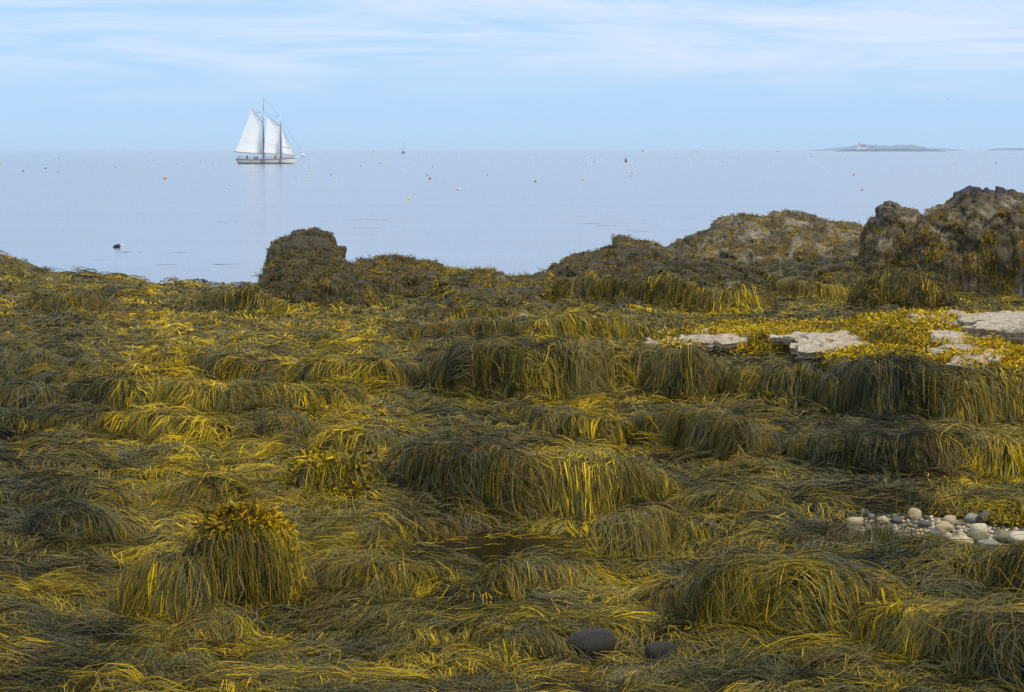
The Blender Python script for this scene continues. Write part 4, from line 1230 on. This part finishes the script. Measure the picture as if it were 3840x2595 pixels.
def make_schooner():
    base = at_src(995.0, 614.5)
    u = base[1] / F_SRC / 5.2375            # metres per pixel of the enlarged view used below
    EASE = math.tan(math.radians(34))
    def cs(p, mast):       # a point on sail, boom or gaff, swung out from its mast
        q = c(*p); return (q[0], -max(0.0, c(mast, 0)[0] - q[0]) * EASE, q[2])
    def c(px, py, y=0.0): return ((px - 700) * u, y, (1437 - py) * u)
    root = empty('schooner', (base[0] + (0) , base[1], 0))
    root.location.x = (860 + 700 / 5.2375 - 1920) / F_SRC * base[1]
    tag(root, 'white two-masted gaff schooner under full sail on the calm sea', 'sailing ship')
    # hull: stations from transom to stem
    st = [(150,1338,1372,.72),(185,1343,1412,.80),(230,1348,1442,.86),(320,1353,1452,.94),(450,1356,1456,1.0),(600,1356,1458,1.0),(750,1352,1458,1.0),(900,1347,1458,.97),(1040,1340,1457,.86),(1140,1334,1456,.66),(1220,1329,1454,.42),(1275,1326,1450,.20),(1300,1324,1425,.10),(1325,1322,1390,.03)]
    B = 2.25
    rings, rail = [], []
    for px, top, bot, w in st:
        zt, zb = (1437 - top) * u, (1437 - bot) * u
        r_ = []
        for k in range(11):
            a = -math.pi / 2 + math.pi * k / 10
            yy = B * w * math.sin(a) if True else 0
            s_ = abs(math.cos(a))
            r_.append(((px - 700) * u, B * w * (1 if a > 0 else -1) * abs(math.sin(a)) ** 0.55, zt + (zb - zt) * s_ ** 0.75))
        rings.append(r_)
        rail.append((px, top, w))
    mb = MB(); mb.rings(rings, cap=True, closed=False); mb.build('hull', M_HULL, root, True)
    mb = MB(); v = []
    for px, top, w in rail: v += [((px - 700) * u, -B * w, (1437 - top) * u - 0.12), ((px - 700) * u, B * w, (1437 - top) * u - 0.12)]
    mb.add(v, [(2 * i, 2 * i + 1, 2 * i + 3, 2 * i + 2) for i in range(len(rail) - 1)]); mb.build('deck', M_DECK, root)
    for sgn in (-1, 1):
        mb = MB(); mb.tube([((px - 700) * u, sgn * (B * w + 0.02), (1437 - top) * u + 0.02) for px, top, w in rail], 0.10, 6); mb.build('rail', M_RAIL, root)
    mb = MB()
    mb.rings([[(p[0], p[1] * 1.01, min(p[2], 0.16)) for p in r_] for r_ in rings[1:12]], cap=True, closed=False); mb.build('waterline_band', M_BOOT, root)
    # deckhouses
    mb = MB(); mb.box(*[ (c(430,0)[0]), (c(600,0)[0]) ], -0.8, 0.8, c(0,1362)[2], c(0,1328)[2]); mb.build('deckhouse', M_WHITE, root)
    mb = MB(); mb.box(c(770,0)[0], c(880,0)[0], -0.7, 0.7, c(0,1358)[2], c(0,1326)[2]); mb.build('deckhouse', M_WHITE, root)
    # masts: varnished lower mast, white doubling, varnished topmast
    main = MB(); main.tube([c(694,1380), c(683,560)], [0.17, 0.13], 10); mm_ = main.build('mast', M_SPAR, root, True)
    d = MB(); d.tube([c(683,560), c(682,410)], [0.17, 0.13], 10); d.build('masthead', M_WHITE, mm_, True)
    d = MB(); d.tube([c(692,470), c(692,135)], [0.10, 0.05], 8); d.build('topmast', M_SPAR, mm_, True)
    fore = MB(); fore.tube([c(1034,1370), c(1024,650)], [0.16, 0.12], 10); fm = fore.build('mast', M_SPAR, root, True)
    d = MB(); d.tube([c(1024,660), c(1020,515)], [0.16, 0.10], 10); d.build('masthead', M_WHITE, fm, True)
    for a, b_, ra, ms in (((140,1196),(700,1246),.10,690), ((722,1222),(985,1250),.08,1030), ((1075,1228),(1285,1270),.06,1285)):
        d = MB(); d.tube([cs(a, ms), cs(b_, ms)], ra, 8); d.build('boom', M_SPAR, root, True)
    for a, b_, ms in (((472,360),(685,640),690), ((775,498),(1028,705),1030)):
        d = MB(); d.tube([cs(a, ms), cs(b_, ms)], [0.06, 0.08], 8); d.build('gaff', M_SPAR, root, True)
    # sails, bellied to leeward
    def sail(name, q, belly, lbl=None, n=14, ms=690):
        P = [np.array(cs(p, ms)) for p in q]       # throat/peak order: tack, clew, peak, throat
        V = []
        for j in range(n + 1):
            for i in range(n + 1):
                s_, t_ = i / n, j / n
                lo = P[0] * (1 - s_) + P[1] * s_; hi = P[3] * (1 - s_) + P[2] * s_
                p = lo * (1 - t_) + hi * t_
                p = p + np.array((0, 1, 0)) * belly * (math.sin(math.pi * min(1, s_ * 1.05) ** 0.8) * (0.35 + 0.65 * math.sin(math.pi * (0.15 + 0.75 * t_))))
                V.append(p)
        F = [(j * (n + 1) + i, j * (n + 1) + i + 1, (j + 1) * (n + 1) + i + 1, (j + 1) * (n + 1) + i) for j in range(n) for i in range(n)]
        o = mesh_obj(name, V, F, M_SAIL, root, True)
        if lbl: o['label'] = lbl
        mb = MB()
        for k in range(9):                    # reef points
            s_ = 0.08 + 0.1 * k; lo = P[0] * (1 - s_) + P[1] * s_; hi = P[3] * (1 - s_) + P[2] * s_; p = lo * 0.7 + hi * 0.3
            bl = belly * (math.sin(math.pi * min(1, s_ * 1.05) ** 0.8) * (0.35 + 0.65 * math.sin(math.pi * (0.15 + 0.75 * 0.3))))
            mb.tube([p + np.array((0, bl - 0.05, 0)), p + np.array((0.03, bl - 0.05, -0.5))], 0.018, 4)
        mb.build('reef_point', M_ROPE, o)
        return o
    sail('mainsail', [(662,1238),(180,1200),(484,392),(640,625)], 0.9, 'tall white gaff mainsail')
    sail('foresail', [(1008,1245),(722,1214),(782,530),(1000,700)], 0.7, 'narrow white gaff foresail', ms=1030)
    sail('jib', [(1072,1228),(1283,1266),(1078,760),(1072,755)], 0.4, 'small triangular white jib', ms=1285)
    # bowsprit with furled jib and head
    d = MB(); d.tube([c(1265,1322), c(1340,1312), c(1420,1300), c(1470,1282)], [0.24, 0.22, 0.19, 0.12], 10); bs = d.build('bowsprit', M_WHITE, root, True)
    d = MB(); d.tube([c(1410,1296), c(1435,1270), c(1462,1258), c(1490,1280), c(1488,1300)], [0.14, 0.30, 0.36, 0.30, 0.1], 10); d.build('furled_sail', M_WHITE, bs, True)
    rg = [((1018,530),(1462,1255)), ((692,430),(1018,520)), ((1022,640),(1300,1290)), ((692,150),(1020,520)), ((1275,1425),(1478,1318)), ((640,425),(545,440)), ((474,365),(660,430)), ((540,455),(668,430)), ((640,555),(672,430)), ((778,505),(1020,530)), ((190,1330),(200,1200)), ((1030,640),(1075,1230))]
    mb = MB()
    for a, b_ in rg: mb.tube([c(*a), c(*b_)], 0.022, 4)
    for sgn in (-1, 1):
        for px in (655, 680, 700, 722): mb.tube([c(px, 1395, sgn * 2.2), c(684, 560, sgn * 0.1)], 0.03, 4)
        for px in (1006, 1028, 1048): mb.tube([c(px, 1390, sgn * 1.9), c(1022, 650, sgn * 0.1)], 0.03, 4)
        for px in (655, 680, 700, 722): mb.tube([c(px, 1435, sgn * 2.3), c(px, 1360, sgn * 2.3)], 0.06, 4)
        for px in (1006, 1028, 1048): mb.tube([c(px, 1425, sgn * 2.05), c(px, 1350, sgn * 2.05)], 0.06, 4)
    mb.build('rigging', M_ROPE, root)
    for sgn in (-1, 1):
        mb = MB()
        for px, top, w in [(x, float(np.interp(x, [a[0] for a in rail], [a[1] for a in rail])), float(np.interp(x, [a[0] for a in rail], [a[2] for a in rail]))) for x in range(190, 1300, 45)]:
            mb.tube([c(px, top, sgn * B * w), c(px, top - 55, sgn * B * w)], 0.022, 4)
        for dz in (28, 55): mb.tube([c(px, top - dz, sgn * B * w) for px, top, w in rail[1:-1]], 0.015, 4)
        mb.build('lifeline', M_ROPE, root)
    return root, c
SCH, SC = make_schooner()
M_SKIN = plain('skin', (0.45, 0.28, 0.2), 0.6)
def person(px, py, hpx, coat, label, hat=None):
    """a figure seated or standing on the schooner's deck, one body mesh"""
    q = SC(px, py); u = abs(SC(701, 0)[0] - SC(700, 0)[0])
    H = hpx * u
    prof = [(0.00,.10,.09),(0.10,.13,.11),(0.30,.17,.13),(0.45,.19,.13),(0.62,.22,.14),(0.74,.23,.13),(0.80,.13,.10),(0.83,.07,.07),(0.86,.09,.10),(0.93,.10,.115),(0.98,.07,.08),(1.0,.02,.02)]
    rings = [[(w * H * math.cos(2 * math.pi * i / 12) * 0.9, d * H * math.sin(2 * math.pi * i / 12) * 0.9, z * H) for i in range(12)] for z, w, d in prof]
    mb = MB(); mb.rings(rings)
    m = plain('coat', coat, 0.8)
    o = mb.build('person', m, None, True)
    o.data.materials.append(M_SKIN)
    for p in o.data.polygons:
        if p.center.z > 0.84 * H: p.material_index = 1
    o.location = Vector(SCH.location) + Vector((q[0], -0.9, q[2]))
    if hat:
        h = MB(); h.rings([[(r_ * H * math.cos(2 * math.pi * i / 10), r_ * H * math.sin(2 * math.pi * i / 10), z * H) for i in range(10)] for z, r_ in ((0.95, .125), (0.97, .12), (1.02, .085), (1.04, .02))])
        h.build('hat', plain('hat', hat, 0.8), o, True)
    tag(o, label, 'person', 'people aboard the schooner')
person(942, 1345, 105, (0.75, 0.46, 0.02), 'person in a bright yellow jacket standing by the foremast of the schooner')
person(525, 1348, 68, (0.012, 0.014, 0.02), 'person in black seated by the deckhouse, back to the mainmast')
person(571, 1348, 70, (0.02, 0.03, 0.06), 'person in dark blue seated right next to the one in black')
person(372, 1350, 84, (0.10, 0.06, 0.08), 'person with a white hat at the schooner helm', (0.8, 0.8, 0.8))
person(915, 1345, 62, (0.14, 0.07, 0.07), 'person in dull red beside the yellow jacket on deck')

# lighthouse and sheds on the island
M_WALL = plain('white_clapboard', (0.80, 0.80, 0.78), 0.7, 0.04)
M_ROOF = plain('red_roof', (0.20, 0.05, 0.05), 0.8)
M_GLS = plain('dark_glass', (0.03, 0.035, 0.04), 0.2)
M_STN = plain('granite', (0.30, 0.27, 0.23), 0.9)
def island_pos(xs, ys, off=-30): return at_y(xs / KD, ys / KD, ISL + off)
def gable(mb_w, mb_r, x0, x1, y0, y1, z0, ze, zr, along='x', ov=0.5):
    mb_w.box(x0, x1, y0, y1, z0, ze)
    if along == 'x':
        ym = (y0 + y1) / 2
        mb_w.add([(x0, y0, ze), (x0, y1, ze), (x0, ym, zr), (x1, y0, ze), (x1, y1, ze), (x1, ym, zr)], [(0, 1, 2), (3, 5, 4)])
        for ya in (y0 - ov, y1 + ov):
            mb_r.add([(x0 - ov, ya, ze - 0.3), (x1 + ov, ya, ze - 0.3), (x1 + ov, ym, zr + 0.3), (x0 - ov, ym, zr + 0.3), (x0 - ov, ya, ze), (x1 + ov, ya, ze), (x1 + ov, ym, zr + 0.6), (x0 - ov, ym, zr + 0.6)], [(0, 1, 2, 3), (4, 7, 6, 5), (0, 4, 5, 1), (0, 3, 7, 4), (1, 5, 6, 2)])
    else:
        xm = (x0 + x1) / 2
        mb_w.add([(x0, y0, ze), (x1, y0, ze), (xm, y0, zr), (x0, y1, ze), (x1, y1, ze), (xm, y1, zr)], [(0, 1, 2), (3, 5, 4)])
        for xa in (x0 - ov, x1 + ov):
            mb_r.add([(xa, y0 - ov, ze - 0.3), (xa, y1 + ov, ze - 0.3), (xm, y1 + ov, zr + 0.3), (xm, y0 - ov, zr + 0.3), (xa, y0 - ov, ze), (xa, y1 + ov, ze), (xm, y1 + ov, zr + 0.6), (xm, y0 - ov, zr + 0.6)], [(0, 1, 2, 3), (4, 7, 6, 5), (0, 4, 5, 1), (0, 3, 7, 4), (1, 5, 6, 2)])
p = island_pos(3230, 557.2)
LH = empty('lighthouse', (p[0], p[1], p[2] - 0.5))
tag(LH, 'white keeper house with dark red roofs and a square light tower on the island', 'lighthouse')
mpp = (ISL - 30) / F_SRC
def hx_(xs): return (xs - 3230) * mpp
mw, mr = MB(), MB()
gable(mw, mr, hx_(3225), hx_(3247), -4, 4, -1.0, 4.8, 8.4)
gable(mw, mr, hx_(3211), hx_(3226), -4.5, 4.5, -1.0, 4.6, 8.8, 'y')
mw.build('wall', M_WALL, LH); rf = mr.build('roof', M_ROOF, LH)
mb = MB(); mb.box(hx_(3238), hx_(3239.6), -0.6, 0.6, 8.0, 10.4); mb.build('chimney', M_ROOF, rf)
mb = MB(); mb.box(hx_(3212), hx_(3246), -4.3, 4.3, -2.2, -0.99); mb.build('foundation', M_STN, LH)
mb = MB(); x_ = hx_(3222); mb.rings([[(x_ + sx * w, sy * w, z) for sx, sy in ((-1, -1), (1, -1), (1, 1), (-1, 1))] for z, w in ((4.0, 1.7), (10.6, 1.4))]); tw = mb.build('tower', M_WALL, LH)
mb = MB(); mb.rings([[(x_ + w * math.cos(math.pi * i / 4), w * math.sin(math.pi * i / 4), z) for i in range(8)] for z, w in ((10.6, 1.9), (10.95, 1.9))]); mb.build('gallery', M_GLS, tw)
mb = MB(); mb.rings([[(x_ + w * math.cos(math.pi * i / 4), w * math.sin(math.pi * i / 4), z) for i in range(8)] for z, w in ((10.95, 1.1), (12.6, 1.1), (12.7, 1.4), (13.5, 0.5), (14.0, 0.1))]); mb.build('lantern', M_GLS, tw)
for xs, z0, z1 in ((3214.5, 1.2, 3.2), (3219, 1.2, 3.2), (3217, 5.2, 6.8), (3229.5, 1.2, 3.2), (3235, 1.2, 3.2), (3241, 1.2, 3.2)):
    mb = MB(); yy = -4.58 if xs < 3225 else -4.08
    mb.box(hx_(xs) - 0.45, hx_(xs) + 0.45, yy, yy + 0.1, z0, z1); mb.build('window', M_GLS, LH)
p = island_pos(3269.5, 557.4)
SHD = empty('boathouse', (p[0], p[1], p[2] - 0.5)); tag(SHD, 'small white boathouse beside the lighthouse on the island', 'building')
mw, mr = MB(), MB(); gable(mw, mr, -4.2, 4.2, -3, 3, -1.2, 2.6, 4.6); mw.build('wall', M_WALL, SHD); mr.build('roof', plain('brown_roof', (0.13, 0.08, 0.06), 0.8), SHD)
mb = MB(); mb.box(-1.0, 1.0, -3.1, -2.95, -1.0, 1.8); mb.build('door', M_GLS, SHD)

# far sailboat and motor boats
def far_hull(L, Bm, H, name, mat, parent):
    rings = []
    for k in range(9):
        s_ = k / 8; w = Bm / 2 * (0.75 + 0.5 * s_ * (1 - s_) * 2 if s_ < .6 else max(0.03, 1.0 - ((s_ - .6) / .4) ** 1.6))
        zt = H * (0.85 + 0.35 * s_ ** 2); zb = -0.3
        rings.append([(-L / 2 + L * s_, w * (1 if a > 0 else -1) * abs(math.sin(a)) ** .6, zt + (zb - zt) * abs(math.cos(a)) ** .75) for a in [(-math.pi / 2 + math.pi * i / 8) for i in range(9)]])
    mb = MB(); mb.rings(rings, True, False)
    mb.add([r_[0] for r_ in rings] + [r_[-1] for r_ in rings], [(i, i + 1, i + 10, i + 9) for i in range(8)])
    return mb.build(name, mat, parent, True)
p = at_src(1513, 576)
SB = empty('sailboat', p, math.radians(75)); tag(SB, 'far-off grey sailboat with bare mast near the horizon', 'sailboat')
far_hull(9.0, 3.0, 1.3, 'hull', plain('grey_hull', (0.20, 0.21, 0.23), 0.5), SB)
mb = MB(); mb.box(-1.8, 1.4, -0.9, 0.9, 1.1, 2.0); mb.build('cabin', M_GLS, SB)
mb = MB(); mb.tube([(0.4, 0, 1.0), (0.4, 0, 11.6)], [.12, .07], 6); mb.build('mast', M_BOOT, SB)
mb = MB(); mb.tube([(0.4, 0, 2.6), (-3.6, 0, 2.6)], .16, 6); mb.build('boom', M_BOOT, SB)
def motorboat(xs, ys, L, hullc, label, rz=0.0):
    p = at_src(xs, ys)
    r_ = empty('motorboat', p, rz); tag(r_, label, 'motorboat')
    far_hull(L, L * 0.32, L * 0.11, 'hull', plain('boat_hull', hullc, 0.5), r_)
    mb = MB(); mb.box(L * 0.05, L * 0.26, -L * .11, L * .11, L * .1, L * .27); cb = mb.build('wheelhouse', M_WALL, r_)
    mb = MB(); mb.box(L * 0.045, L * 0.265, -L * .112, L * .112, L * .19, L * .24); mb.build('window', M_GLS, cb)
    mb = MB(); mb.tube([(L * .1, 0, L * .25), (L * .1, 0, L * .42)], .05, 5); mb.build('antenna', M_BOOT, r_)
motorboat(2916, 568.5, 7.0, (0.06, 0.06, 0.07), 'small dark lobster boat far out beside the island')
motorboat(1404, 570.5, 8.5, (0.7, 0.7, 0.7), 'white motorboat far out near the bare-masted sailboat', math.pi)
motorboat(2610, 569.0, 6.0, (0.25, 0.10, 0.08), 'tiny reddish boat on the horizon past the red nun buoy')
motorboat(2814, 567.0, 6.0, (0.35, 0.36, 0.38), 'tiny pale grey boat on the horizon near the dark lobster boat', math.pi)

# red nun buoy
p = at_src(2347, 607.5)
NB = empty('nun_buoy', p); tag(NB, 'dark red conical channel buoy with a flat waterline collar', 'buoy')
m_red = plain('buoy_red', (0.30, 0.012, 0.03), 0.5)
def lathe(prof, n=16): return [[(r_ * math.cos(2 * math.pi * i / n), r_ * math.sin(2 * math.pi * i / n), z) for i in range(n)] for z, r_ in prof]
k_ = p[1] / F_SRC
mb = MB(); mb.rings(lathe([(-0.3, 4.6 * k_), (4.5 * k_, 4.6 * k_), (6 * k_, 4.3 * k_)])); mb.build('float', m_red, NB, True)
mb = MB(); mb.rings(lathe([(6 * k_, 4.3 * k_), (13 * k_, 1.6 * k_), (15.5 * k_, 1.1 * k_), (16 * k_, .4 * k_)])); mb.build('cone', m_red, NB, True)
mb = MB(); mb.tube([(0, 0, 15.8 * k_), (0, 0, 17.5 * k_)], .05, 6); mb.build('lifting_eye', M_BOOT, NB)
p = at_src(2410, 569.5)
CB = empty('can_buoy', p); tag(CB, 'green can buoy like a tiny post on the horizon', 'buoy')
mb = MB(); mb.rings(lathe([(-.3, 1.0), (3.6, 1.0), (3.8, .8)])); mb.build('body', plain('buoy_green', (0.02, 0.12, 0.06), 0.5), CB, True)
mb = MB(); mb.tube([(0, 0, 3.7), (0, 0, 4.6)], .12, 6); mb.build('lifting_eye', M_BOOT, CB)

# lobster-pot buoys: (src x, src waterline y, length px, body, band or None, stick or None, tilt deg, label)
CL = {'yellow': (0.80, 0.72, 0.02), 'orange': (0.80, 0.22, 0.03), 'red': (0.55, 0.05, 0.04), 'white': (0.8, 0.8, 0.78), 'green': (0.05, 0.28, 0.10), 'lime': (0.55, 0.80, 0.08), 'black': (0.012, 0.014, 0.018), 'blue': (0.04, 0.16, 0.30), 'pink': (0.80, 0.30, 0.26), 'teal': (0.03, 0.30, 0.25), 'amber': (0.80, 0.42, 0.06)}
MC = {k: plain('buoy_' + k, v, 0.5, 0.08) for k, v in CL.items()}
BUOYS = [
 (437, 929, 46, 'black', None, 'white', 78, 'black lobster buoy with a white stick lying on the water near the shore'),
 (1530, 749, 24, 'yellow', None, 'yellow', 38, 'bright yellow lobster buoy with a yellow stick tilting in the water'),
 (617, 671, 15, 'yellow', 'orange', None, 80, 'yellow and orange lobster buoy lying between the schooner and open water'),
 (1718, 713, 13, 'orange', 'white', None, 70, 'orange and white lobster buoy past the bright yellow one'),
 (2006, 682, 16, 'black', 'green', 'lime', 55, 'dark lobster buoy with a lime tipped stick'),
 (1612, 673, 12, 'blue', 'red', None, 8, 'upright blue lobster buoy with a red band'),
 (1602, 658, 10, 'green', 'red', 'amber', 80, 'green and red lobster buoy just behind the upright blue one'),
 (1827, 657, 10, 'orange', 'blue', 'white', 55, 'orange lobster buoy with a blue band and thin stick'),
 (2184, 674, 11, 'red', 'amber', 'amber', 78, 'red lobster buoy with an amber band and stick lying flat'),
 (2364, 661, 10, 'blue', 'white', None, 15, 'blue and white lobster buoy below the red nun buoy'),
 (2370, 652, 9, 'pink', None, None, 10, 'round pink float next to the blue and white lobster buoy'),
 (1505, 646, 9, 'amber', None, 'white', 82, 'amber lobster buoy lying flat far beyond the bright yellow one'),
 (1446, 622, 11, 'lime', None, 'lime', 25, 'lime lobster buoy with a stick far out beside the schooner'),
 (3231, 713, 13, 'teal', 'red', 'pink', 82, 'teal and red lobster buoy lying flat off the big black-topped rock'),
 (3201, 657, 9, 'black', 'red', None, 6, 'upright dark lobster buoy with a red top off the island'),
 (3578, 620, 8, 'amber', None, None, 40, 'amber float in open water past the island'),
 (3662, 620, 8, 'white', 'yellow', None, 60, 'white and yellow float in open water past the amber one'),
 (3735, 613, 8, 'white', 'red', None, 15, 'white and red float in open water past the island'),
 (2752, 619, 8, 'white', None, None, 15, 'white float in open water short of the lobster boat'),
 (433, 629, 11, 'white', 'red', 'red', 25, 'white and red lobster buoy with a red stick'),
 (86, 643, 10, 'green', None, None, 82, 'dark green lobster buoy lying flat'),
 (164, 643, 9, 'lime', 'white', None, 75, 'lime and white lobster buoy close to the dark green one'),
 (171, 632.5, 11, 'teal', None, None, 85, 'teal lobster buoy lying flat behind the lime and white one'),
 (215, 643.5, 9, 'red', None, 'red', 82, 'red lobster buoy lying flat'),
 (4, 615, 10, 'lime', None, None, 20, 'bright lime float alone in open water'),
 (667, 616, 6, 'amber', None, None, 30, 'amber float halfway out'),
 (1163, 653, 8, 'lime', None, None, 60, 'lime float just past the schooner bow'),
 (1158, 666, 9, 'white', 'lime', None, 75, 'white and lime float past the schooner bow'),
 (1110, 669, 8, 'white', 'blue', 'red', 8, 'white and blue float with a red stick under the schooner bow'),
 (1238, 656, 9, 'white', 'teal', None, 60, 'white and teal float past the schooner bow'),
 (1259, 682, 10, 'lime', 'white', None, 82, 'lime and white float lying flat past the schooner bow'),
 (864, 697, 9, 'pink', 'white', None, 75, 'pink and white float short of the schooner'),
 (1352, 624, 6, 'red', None, None, 10, 'small red float past the schooner'),
 (1424, 614, 6, 'red', None, None, 10, 'small red float beyond the lime one'),
 (1623, 626.5, 6, 'red', None, None, 15, 'small red float behind the green and red buoy'),
 (1717, 606, 6, 'amber', None, None, 40, 'small amber float far out'),
 (1619, 609, 6, 'yellow', None, None, 40, 'small yellow float far out'),
 (1975, 600, 6, 'yellow', None, None, 40, 'small pale yellow float far out toward the red nun buoy'),
 (2197, 621, 6, 'red', None, None, 20, 'small red float short of the nun buoy'),
 (2227, 611, 6, 'red', None, None, 10, 'small red float near the nun buoy'),
 (2177, 630, 5, 'white', None, None, 20, 'small white float short of the nun buoy'),
 (3176, 590, 6, 'white', 'amber', None, 15, 'small white and amber float under the island'),
 (3116, 637, 6, 'white', None, None, 60, 'small white float lying flat short of the island'),
]
tiny = [(576, 625), (752, 606), (554, 605.5), (163, 602.5), (283, 609), (371, 592), (220, 591.5), (988, 608.5), (1026, 601), (1080, 598), (35, 588), (60, 576.5), (1536, 615), (1643, 609.5), (1829, 597), (1724, 589), (2218, 593), (2230, 594), (2300, 594), (2396, 588), (2511, 602), (2707, 606), (2770, 594), (2900, 611), (2910, 613), (2922, 605), (2887, 612), (2871, 583), (2582, 596), (2600, 603.5), (2728, 594.5), (3180, 645), (3169, 600), (3271, 603.5), (3383, 602.5), (3443, 586.5), (3570, 584), (3692, 590), (3651, 592), (3583, 643), (3003, 595), (3043, 588), (3287, 579), (3545, 580), (3691, 599), (812, 611), (799, 611.5), (1158, 630), (1250, 608), (960, 742), (2000, 590), (1515, 594.5)]
def buoy(xs, ys, lpx, body, band, stick, tilt, label, group=None):
    p = at_src(xs, ys)
    L = lpx * p[1] / F_SRC
    L = min(L, 0.62) if lpx < 40 else L
    bl = L * (0.62 if stick else 1.0)
    root = empty('lobster_buoy', (p[0], p[1], bl * 0.16), random.choice((-0.25, 0.2)))
    r_ = bl * 0.29
    rg = lathe([(-0.5 * bl, .25 * r_), (-.42 * bl, .55 * r_), (-.2 * bl, .88 * r_), (0.1 * bl, r_), (.38 * bl, .98 * r_), (.46 * bl, .85 * r_), (.5 * bl, .5 * r_)], 12)
    M_ = Matrix.Rotation(math.radians(tilt), 3, 'Y') if xs > 0 else Matrix.Identity(3)
    def tr(rs): return [[tuple(M_ @ Vector(q)) for q in r0] for r0 in rs]
    mb = MB(); mb.rings(tr(rg)); mb.build('body', MC[body], root, True)
    if band:
        mb = MB(); mb.rings(tr(lathe([(0.02 * bl, r_ * 1.02), (.4 * bl, r_ * 1.02), (.5 * bl, r_ * .8)], 12))); mb.build('band', MC[band], root, True)
    if stick:
        mb = MB(); mb.rings(tr(lathe([(.45 * bl, .24 * r_), (.45 * bl + L * 0.42, .22 * r_)], 8))); mb.build('stick', MC[stick], root, True)
    tag(root, label, 'buoy', group or 'lobster buoys scattered over the bay')
for b_ in BUOYS: buoy(*b_)
for k, (x, y) in enumerate(tiny):
    cc = ['white', 'black', 'red', 'white', 'amber'][k % 5]
    buoy(x, y, 4.2, cc, None, None, 40, 'tiny %s float far out on the bay, a mere speck' % cc, 'tiny %s floats far out' % cc)

# a gull far off over the island
p = at_y(2152, 225, 900.0)
mb = MB()
mb.rings([[(0.06 * w * math.cos(a), y, 0.06 * w * math.sin(a)) for a in [2 * math.pi * i / 8 for i in range(8)]] for y, w in ((-0.25, .2), (-.15, .9), (0, 1.2), (.15, 1.0), (.28, .3))])
for sg in (-1, 1): mb.add([(0, -.08, .03), (0, .1, .03), (sg * .35, .06, .17), (sg * .35, -.08, .17), (sg * .68, -.06, .08), (0, -.08, .0), (0, .1, .0), (sg * .35, .06, .15), (sg * .35, -.08, .15)], [(0, 1, 2, 3), (3, 2, 4), (5, 8, 7, 6), (8, 4, 7)])
o = mb.build('gull', M_BOOT, None, True); o.location = p; o.rotation_euler = (0, 0.3, 0.6)
tag(o, 'dark speck of a gull in flight above the island', 'bird')

# drifting scraps of weed on the water off the rocks
r = np.random.default_rng(91)
n_ = 130
k_ = r.integers(0, 26, n_)
cx_ = r.uniform(-22, 24, 26); cy_ = r.uniform(72, 150, 26)
x = cx_[k_] + r.normal(0, 1.1, n_); y = cy_[k_] + r.normal(0, 0.35, n_); th = r.normal(0, 0.35, n_); L = r.uniform(0.25, 1.0, n_)
K = 4; pts = np.empty((n_, K, 3))
for k in range(K):
    pts[:, k] = np.stack([x, y, np.full(n_, 0.012)], 1)
    x = x + np.cos(th + 0.3 * k) * L / 3; y = y + np.sin(th + 0.3 * k) * L / 3
C = palette((r.normal(0.25, 0.12, n_))[:, None] + np.zeros((1, K)))
side = side_of(pts, np.zeros_like(pts) + np.array((0, 0, 1.0)), np.zeros((n_, K)))
o = ribbons('drift_weed', pts, r.uniform(0.05, 0.16, n_), side, C, [.4, 1, .9, .3], M_WEED)
tag(o, 'thin dark scraps of weed drifting on the calm water', 'seaweed', kind='stuff')
